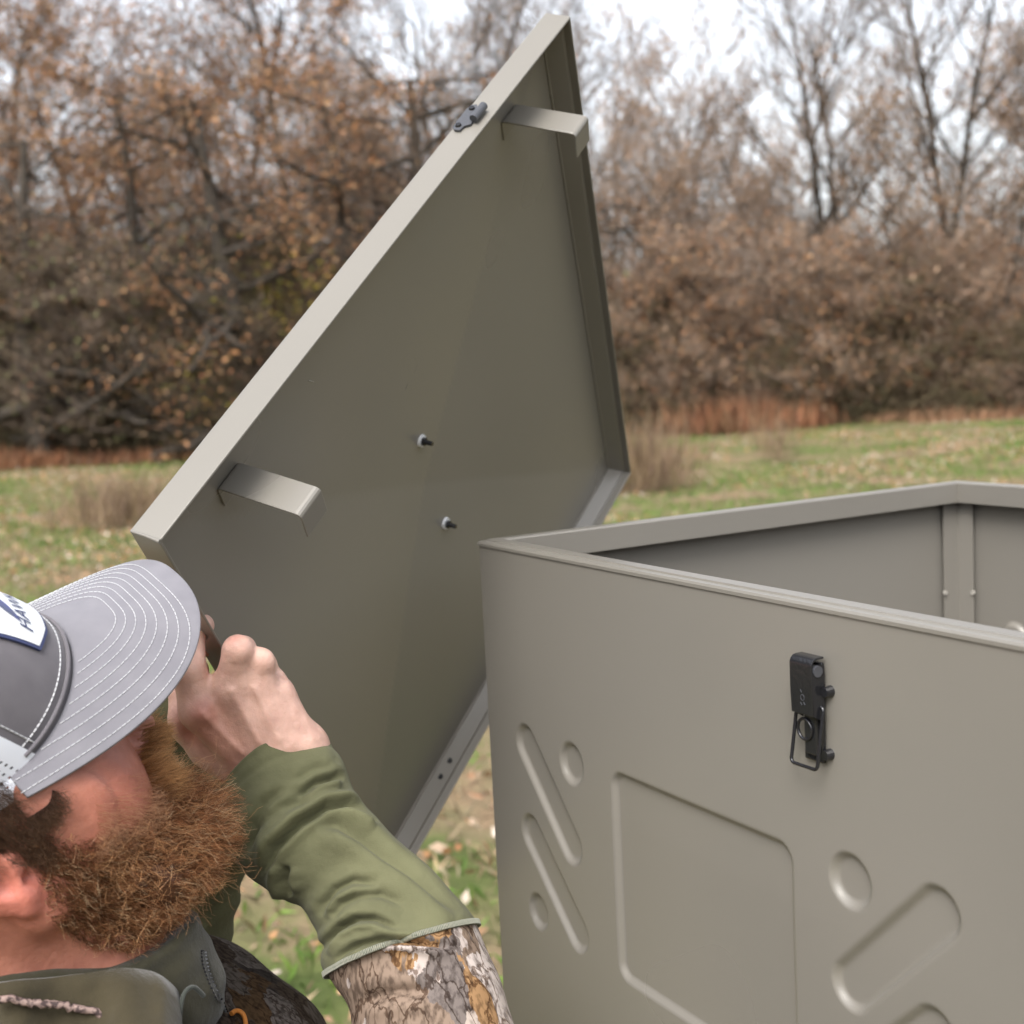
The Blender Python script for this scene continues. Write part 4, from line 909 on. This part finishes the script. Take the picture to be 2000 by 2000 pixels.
# crown shape
def crown_pt(th, h, out=0):
    """th angle from front (0) to back (pi), h 0..1"""
    a_ = np.abs(th); bx = .080 + out; byf = .100 + out; byb = .098 + out
    cy = np.where(np.cos(th) > 0, byf, byb)
    bxr = bx * np.sin(th); byr = cy * np.cos(th)
    z0 = np.where(np.cos(th) > -.2, zf(.080 * np.sin(th), np.maximum(.100 * np.cos(th), .0)), 0)
    zb = zf(.080, .0)
    z0 = np.where(np.cos(th) > 0, z0, zb + 0 * th)
    rr = (1 - h ** 2.5) ** (1 / 2.1); ff = 1 + 0 * h
    zt = .118
    return np.stack([bxr * rr, byr * rr - .006 * h, z0 * (1 - h) + (zt + out) * h ** .9 * 1.0], -1)
cap = None
nt_, nh = 160, 40
Tt, Hh = np.meshgrid(np.linspace(-math.pi, math.pi, nt_ + 1)[:-1], np.linspace(0, 1, nh), indexing='ij')
Pc = crown_pt(Tt, Hh); I = np.arange(nt_ * nh).reshape(nt_, nh); Iw = np.roll(I, -1, 0)
Fc = np.stack([I[:, :-1], Iw[:, :-1], Iw[:, 1:], I[:, 1:]], -1).reshape(-1, 4)
cap = pobj('cap', cc_(Pc.reshape(-1, 3)), Fc, CROWN, label='charcoal and white trucker cap with a grey brim')
o = pobj('brim', cc_(Pb.reshape(-1, 3)), Fb_, BRIM, parent=cap); sm = o.modifiers.new('board', 'SOLIDIFY'); sm.thickness = .0030; sm.offset = 0
b_ = o.modifiers.new('bevel', 'BEVEL'); b_.width = .0012; b_.segments = 3; b_.limit_method = 'ANGLE'
o.matrix_parent_inverse = Matrix()
# brim stitching: eight rows of short raised dashes
def dashes(path, normal, r, dash, gap, mb_):
    seg = np.linalg.norm(np.diff(path, axis=0), axis=1); L_ = np.concatenate([[0], np.cumsum(seg)]); t = 0; A0 = []; A1 = []; NN_ = []
    while t + dash < L_[-1]:
        pa = np.array([np.interp(t, L_, path[:, k]) for k in range(3)]); pb = np.array([np.interp(t + dash, L_, path[:, k]) for k in range(3)])
        nn = np.array([np.interp(t, L_, normal[:, k]) for k in range(3)]); A0.append(pa + nn * .0004); A1.append(pb + nn * .0004); t += dash + gap
    V, F = prisms(np.array(A0), np.array(A1), np.full(len(A0), r), np.full(len(A0), r), 5); mb_.add(V, F)
mb = MB()
for k in range(8):
    wx = .037 + .0062 * k; sy = .112 + .0048 * k; e_ = 2 / 3.3
    ph = np.linspace(-np.pi / 2, np.pi / 2, 401)
    xs_ = wx * np.sign(np.sin(ph)) * np.abs(np.sin(ph)) ** e_ * (1 + .10 * (1 - np.abs(np.cos(ph)) ** e_)); ys_ = .018 + sy * np.abs(np.cos(ph)) ** e_
    keep = (xs_ / .081) ** 2 + (ys_ / .101) ** 2 > 1
    xs_, ys_ = xs_[keep], ys_[keep]
    P_ = np.stack([xs_, ys_, zf(xs_, ys_)], -1); Nn_ = np.stack([2 * KK * xs_, np.full(len(xs_), -SLP), np.ones(len(xs_))], -1); Nn_ /= np.linalg.norm(Nn_, axis=1)[:, None]
    P_ = P_ + Nn_ * .0016; j = np.nonzero(np.linalg.norm(np.diff(P_, axis=0), axis=1) > .02)[0]
    for sg in np.split(np.arange(len(P_)), j + 1):
        if len(sg) > 5: dashes(P_[sg], Nn_[sg], .00029, .0029, .0008, mb)
obj('brim_stitching', mesh_from('brim_stitching', c2p(cc_(np.concatenate(mb.V))), np.concatenate(mb.F4), THREAD), o)
# sweatband ridge along the crown seam, with stitching
ths = np.linspace(-1.2, 1.2, 120); Rd = crown_pt(ths, np.full(120, .035), .0015)
mb = MB().tube(cc_(Rd), .0013, 8); pobj('seam_roll', np.concatenate(mb.V), [np.concatenate(mb.F4), np.concatenate(mb.F3)], CROWN, parent=cap)
mb = MB(); Rd2 = crown_pt(ths, np.full(120, .075), .0004); dashes(cc_(Rd2), np.tile([0, 0, 1.], (120, 1)) * .6, .0005, .0026, .0008, mb)
for sx in (-1, 1):                         # panel seam between front and mesh
    hs_ = np.linspace(.03, .97, 80); Sm = crown_pt(np.full(80, sx * 1.10), hs_, .0006); dashes(cc_(Sm), np.tile([0, 0, 1.], (80, 1)) * .3, .0005, .0026, .0008, mb)
obj('crown_stitching', mesh_from('crown_stitching', c2p(np.concatenate(mb.V)), np.concatenate(mb.F4), THREAD), cap)
# white mesh back: perforated sheet with an unpierced border
na, nh2 = 220, 100
Ta, Ha = np.meshgrid(np.linspace(1.16, 2 * math.pi - 1.16, na), np.linspace(-.11, .985, nh2), indexing='ij')
Pm = crown_pt(Ta, np.clip(Ha, 0, 1), .0016 + .050 * np.clip(-Ha, 0, 1)); Pm[..., 2] += np.minimum(Ha, 0) * .11
I = np.arange(na * nh2).reshape(na, nh2); Fm_ = np.stack([I[:-1, :-1], I[1:, :-1], I[1:, 1:], I[:-1, 1:]], -1)
ii, jj = np.meshgrid(np.arange(na - 1), np.arange(nh2 - 1), indexing='ij')
hole = (ii % 3 == 1) & (jj % 3 == 1) & (ii > 4) & (ii < na - 6) & (jj > 6)
pobj('mesh_back', cc_(Pm.reshape(-1, 3)), Fm_[~hole], WHITEM, parent=cap, smooth=False, label='white perforated mesh back')
# front patch: white shield, dark border, crescent and lettering draped on the crown
def drape(P2, out):
    """P2 (n,2): x across (man's right positive), z up the crown -> on crown surface"""
    P2 = np.asarray(P2, float); th_ = np.arcsin(np.clip(P2[:, 0] / .080, -.98, .98)); h = np.clip(P2[:, 1] / .118, 0.0, .97)
    return cc_(crown_pt(th_, h, out))
def tri_fill(poly, out0, n=26, thick=.0):
    poly = np.array(poly, float); c0 = poly.mean(0); k = len(poly); V = [c0]; 
    for r_ in np.linspace(0, 1, n)[1:]: V += list(c0 + (poly - c0) * r_)
    F3 = [[0, 1 + j, 1 + (j + 1) % k] for j in range(k)]; F4 = []
    for a_ in range(n - 2):
        for j in range(k): F4.append([1 + a_ * k + j, 1 + (a_ + 1) * k + j, 1 + (a_ + 1) * k + (j + 1) % k, 1 + a_ * k + (j + 1) % k])
    return drape(V, out0), [np.array(F4), np.array(F3)]
def dens(poly, m=12):
    poly = np.array(poly, float); out = []
    for a_, b2 in zip(poly, np.roll(poly, -1, 0)): out += [a_ + (b2 - a_) * t for t in np.linspace(0, 1, m, endpoint=False)]
    return out
shield = [(.036, .0265), (.037, .054), (.032, .078), (.017, .087), (0, .090), (-.017, .087), (-.032, .078), (-.037, .054), (-.036, .0265), (-.020, .0205), (0, .0190), (.020, .0205)]
V, F = tri_fill(dens(np.array(shield) + (np.array(shield) - [0, .056]) * .050), .0014)
pt = pobj('patch', V, F, NAVY, parent=cap, smooth=False, label='white shield patch with a navy border')
sm = pt.modifiers.new('t', 'SOLIDIFY'); sm.thickness = .0016; sm.offset = 0
V, F = tri_fill(dens(shield), .0026)
obj('patch_face', mesh_from('patch_face', c2p(V), F, PATCH), cap)
cres = [(.025, .038), (.019, .048), (.010, .056), (-.004, .062), (-.020, .064), (-.020, .055), (-.006, .053), (.006, .049), (.016, .043)]
V, F = tri_fill(dens(cres, 5), .0031, 6); obj('crescent_print', mesh_from('crescent_print', c2p(V), F, SWO), cap)
def text_shape(s, size):
    cu = bpy.data.curves.new('t', 'FONT'); cu.body = s; cu.size = size; cu.resolution_u = 3; cu.shear = .25
    t = bpy.data.objects.new('t', cu); C.objects.link(t); dg = bpy.context.evaluated_depsgraph_get(); me = t.evaluated_get(dg).to_mesh()
    V = np.array([v.co[:2] for v in me.vertices]); F = [list(p.vertices) for p in me.polygons]; t.evaluated_get(dg).to_mesh_clear(); bpy.data.objects.remove(t); return V, F
TV, TF = text_shape('HAWK', .0125)
# reads from the man's right to his left, arched along the brim side of the shield
xx = .030 - TV[:, 0]; V = drape(np.stack([xx, .0285 + TV[:, 1] + .14 * (1 - (xx / .04) ** 2) * .04], 1), .0033)
tris = []
for f in TF:
    for k in range(1, len(f) - 1): tris.append([f[0], f[k], f[k + 1]])
obj('lettering', mesh_from('lettering', c2p(V), np.array(tris), NAVY), cap)

# ------------------------------------------------------------------ beard and hair (strands grown from the skin)
def strands(roots, dirs, L, cur, rad, cols, tipc, nseg=6, clump=.35, ncl=400, curl=1.0, rg=rng):
    n = len(roots); cid = rg.integers(0, n, ncl)
    P = np.zeros((n, nseg + 1, 3)); P[:, 0] = roots; t_ = np.linspace(0, 1, nseg + 1)
    f1 = rg.normal(0, 1, (n, 3)); f2 = rg.normal(0, 1, (n, 3)); f1 -= dirs * (f1 * dirs).sum(1)[:, None]; f2 -= dirs * (f2 * dirs).sum(1)[:, None]
    ph = rg.uniform(0, 6.28, n); fr = rg.uniform(.5, 1.5, n) * curl
    for i in range(1, nseg + 1):
        t = t_[i]; b = cur * t ** 1.3
        P[:, i] = roots + dirs * (L * t)[:, None] + (f1 * np.sin(ph + 6.28 * fr * t)[:, None] - f1 * np.sin(ph)[:, None]) * b[:, None] + f2 * (np.cos(ph + 6.28 * fr * t))[:, None] * b[:, None] * .6
    # clumping towards guide strands
    g = roots[cid]; idx = np.empty(n, int)
    for s0 in range(0, n, 2000):
        d2 = ((roots[s0:s0 + 2000, None] - g[None]) ** 2).sum(-1); idx[s0:s0 + 2000] = cid[d2.argmin(1)]
    wgt = (clump * t_ ** 1.2)[None, :, None] * rg.uniform(.2, 1, (n, 1, 1)); P = P * (1 - wgt) + (P[idx] + (roots - roots[idx])[:, None] * .25) * wgt
    P[:, 0] = roots
    A0 = P[:, :-1].reshape(-1, 3); A1 = P[:, 1:].reshape(-1, 3); rr = rad[:, None] * (1 - t_ * .65)[None]
    V, F = prisms(A0, A1, rr[:, :-1].ravel(), rr[:, 1:].ravel(), 3)
    c = cols[:, None] * (1 - t_[None, :, None]) + tipc[:, None] * t_[None, :, None]
    cV = np.repeat(np.stack([c[:, :-1], c[:, 1:]], 2).reshape(-1, 3), 3, 0)
    return V, F, cV
HAIRM = mat('hair_strands', rough=.38, spec=.5, tint=True)
def project(P, fld, it=5):
    for _ in range(it):
        d = fld.ev(P); e_ = 5e-4; gr = np.stack([fld.ev(P + np.eye(3)[k] * e_) - d for k in range(3)], 1) / e_; P = P - gr * d[:, None]
    return P, gr / (np.linalg.norm(gr, axis=1)[:, None] + 1e-9)
def lerp_curve(cs, s_):
    cs = np.array(cs, float); x_ = np.linspace(0, 1, len(cs)); return np.stack([np.interp(s_, x_, cs[:, k]) for k in range(3)], 1)
def beard_roots(n, side):
    s_ = rng.random(n) ** .85; t = rng.random(n)
    up = lerp_curve([(.078, .010, -.045), (.077, .022, -.062), (.068, .048, -.088), (.046, .080, -.100), (.022, .100, -.094), (0, .106, -.090)], s_)
    jw = lerp_curve([(.078, .004, -.075), (.074, .020, -.110), (.062, .045, -.138), (.045, .070, -.150), (.020, .088, -.150), (0, .094, -.150)], s_)
    lo_ = lerp_curve([(.076, -.004, -.095), (.070, -.002, -.140), (.056, .020, -.168), (.040, .045, -.175), (.020, .060, -.172), (0, .065, -.172)], s_)
    P = np.where((t < .55)[:, None], up + (jw - up) * (t / .55)[:, None], jw + (lo_ - jw) * ((t - .55) / .45)[:, None])
    P[:, 0] *= side; return P, s_, t
NBd = 12500
Pr, s1, t1 = beard_roots(NBd, 1); Pl, s2, t2 = beard_roots(3500, -1)
Pa = np.concatenate([Pr, Pl]); sa = np.concatenate([s1, s2]); ta = np.concatenate([t1, t2]); n = len(Pa)
Pc_, nr_ = project(Pa @ HM + HO, Hd); nl_ = nr_ @ HM.T                              # normals in head axes
edge = np.clip(np.minimum(ta / .25, 1), 0, 1)
L = (.010 + .030 * sa ** 1.1) * (.35 + .65 * edge) * rng.uniform(.6, 1.15, n) * (1 - .35 * (ta > .8))
flow = np.stack([np.zeros(n) + .12 * nl_[:, 0], .55 + .5 * sa, -.85 + 0 * sa], 1) + nl_ * (.42 - .05 * sa)[:, None] + rng.normal(0, .15, (n, 3))
flow /= np.linalg.norm(flow, axis=1)[:, None]
lip = (sa > .78) & (ta < .14); L[lip] *= .75
fc = flow @ HM
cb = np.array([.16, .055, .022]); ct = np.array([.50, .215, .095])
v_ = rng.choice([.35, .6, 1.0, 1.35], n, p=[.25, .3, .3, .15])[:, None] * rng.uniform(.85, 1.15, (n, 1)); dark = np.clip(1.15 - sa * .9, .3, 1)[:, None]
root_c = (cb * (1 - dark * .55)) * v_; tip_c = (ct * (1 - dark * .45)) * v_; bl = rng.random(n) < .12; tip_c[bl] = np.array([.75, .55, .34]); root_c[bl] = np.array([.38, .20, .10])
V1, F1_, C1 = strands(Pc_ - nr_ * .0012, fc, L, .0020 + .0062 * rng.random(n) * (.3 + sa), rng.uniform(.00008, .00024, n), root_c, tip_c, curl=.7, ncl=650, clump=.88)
# flyaway curls
k = rng.integers(0, n, 2200); k = k[sa[k] > .25]; ff = fc[k] + rng.normal(0, .45, (len(k), 3)); ff /= np.linalg.norm(ff, axis=1)[:, None]
V2_, F2_, C2_ = strands(Pc_[k], ff, L[k] * rng.uniform(.85, 1.3, len(k)), rng.uniform(.002, .0065, len(k)), rng.uniform(.00010, .00022, len(k)), root_c[k] * 1.3, np.tile([.66, .36, .17], (len(k), 1)) * rng.uniform(.7, 1.3, (len(k), 1)), nseg=12, clump=0, ncl=10, curl=1.4)
# dense inner mass so that no light passes through
BM = Field()
for s in (-1, 1):
    BM.add(cone(hc(s * .066, .012, -.098), hc(s * .045, .058, -.145), .0125, .018), .02); BM.add(cone(hc(s * .045, .058, -.145), hc(0, .090, -.168), .018, .017), .02)
BM.add(ell(hc(0, .078, -.156), (.038, .026, .026), HM), .02)
Vm, Fm2 = nets(BM, hc(0, .06, -.14) - .15, hc(0, .06, -.14) + .15, .003, lambda p: .0016 * np.sin(p[:, 0] * 900) * np.sin(p[:, 1] * 700 + p[:, 2] * 500))
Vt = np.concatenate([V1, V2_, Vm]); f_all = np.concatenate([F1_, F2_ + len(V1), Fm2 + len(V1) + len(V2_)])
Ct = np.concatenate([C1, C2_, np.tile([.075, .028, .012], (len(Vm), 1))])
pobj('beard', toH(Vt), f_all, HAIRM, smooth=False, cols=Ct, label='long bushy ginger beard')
# moustache and mouth-side tuft
n = 3200; s_ = rng.uniform(-1, 1, n); P = np.stack([s_ * .034, .106 - .012 * s_ ** 2, -.082 + rng.normal(0, .0085, n) - .016 * s_ ** 2], 1)
Pm_, nm_ = project(P @ HM + HO, Hd); fl = np.stack([s_ * .45, .95 + 0 * s_, -.15 + 0 * s_], 1) + rng.normal(0, .2, (n, 3)); fl /= np.linalg.norm(fl, axis=1)[:, None]
v_ = rng.uniform(.6, 1.25, (n, 1))
V, F, Cc = strands(Pm_ - nm_ * .001, fl @ HM, rng.uniform(.014, .026, n), np.full(n, .0012), rng.uniform(.00013, .00024, n), np.array([[.28, .12, .045]]) * v_, np.array([[.62, .36, .17]]) * v_, clump=.5, ncl=60)
pobj('moustache', toH(V), F, HAIRM, smooth=False, cols=Cc, label='ginger moustache below the brim')
# short dark hair: temple, above the ear and nape
n = 6500; y_ = rng.uniform(-.085, .034, n); z_ = rng.uniform(-.080, -.016, n); z_ = np.where(y_ > -.03, np.minimum(z_, -.017), z_); z_ = np.where(y_ > .018, np.minimum(z_, -.046), z_)
ok = (z_ > -.052 - .25 * np.clip(-y_, 0, .1)) | (y_ < -.03) | ((y_ > .0) & (z_ > -.07) & (y_ < .022)); y_, z_ = y_[ok], z_[ok]; n = len(y_)
P = np.stack([.075 * np.sqrt(np.clip(1 - (y_ / .098) ** 2, 0, 1)), y_, z_], 1)
Ph_, nh_ = project(P @ HM + HO, Hd); fl = np.stack([0 * y_, .25 + 0 * y_, -.8 + 0 * y_], 1) + (nh_ @ HM.T) * .7 + rng.normal(0, .35, (n, 3)); fl /= np.linalg.norm(fl, axis=1)[:, None]
v_ = rng.uniform(.5, 1.3, (n, 1))
V, F, Cc = strands(Ph_, fl @ HM, rng.uniform(.010, .020, n), np.full(n, .0022), rng.uniform(.00011, .00018, n), np.array([[.045, .026, .018]]) * v_, np.array([[.10, .055, .032]]) * v_, clump=.5, ncl=120, curl=1.3)
pobj('hair', toH(V), F, HAIRM, smooth=False, cols=Cc, label='short dark brown hair below the cap')
# fine pale stubble on the cheek
n = 1900; s_ = rng.random(n); P = np.stack([.068 - .03 * s_, .03 + .05 * s_, -.070 - .036 * s_ + rng.normal(0, .010, n)], 1)
Ps_, nn_ = project(P @ HM + HO, Hd); fl = np.stack([0 * s_, .7 + 0 * s_, -.6 + 0 * s_], 1) + rng.normal(0, .3, (n, 3)) + (nn_ @ HM.T) * .4; fl /= np.linalg.norm(fl, axis=1)[:, None]
V, F, Cc = strands(Ps_, fl @ HM, rng.uniform(.005, .014, n), np.full(n, .0010), np.full(n, .00009), np.tile([.40, .19, .11], (n, 1)), np.tile([.55, .32, .19], (n, 1)), clump=.2, ncl=40)
pobj('cheek_hair', toH(V), F, HAIRM, smooth=False, cols=Cc)
print('total', round(time.time() - T0, 1))
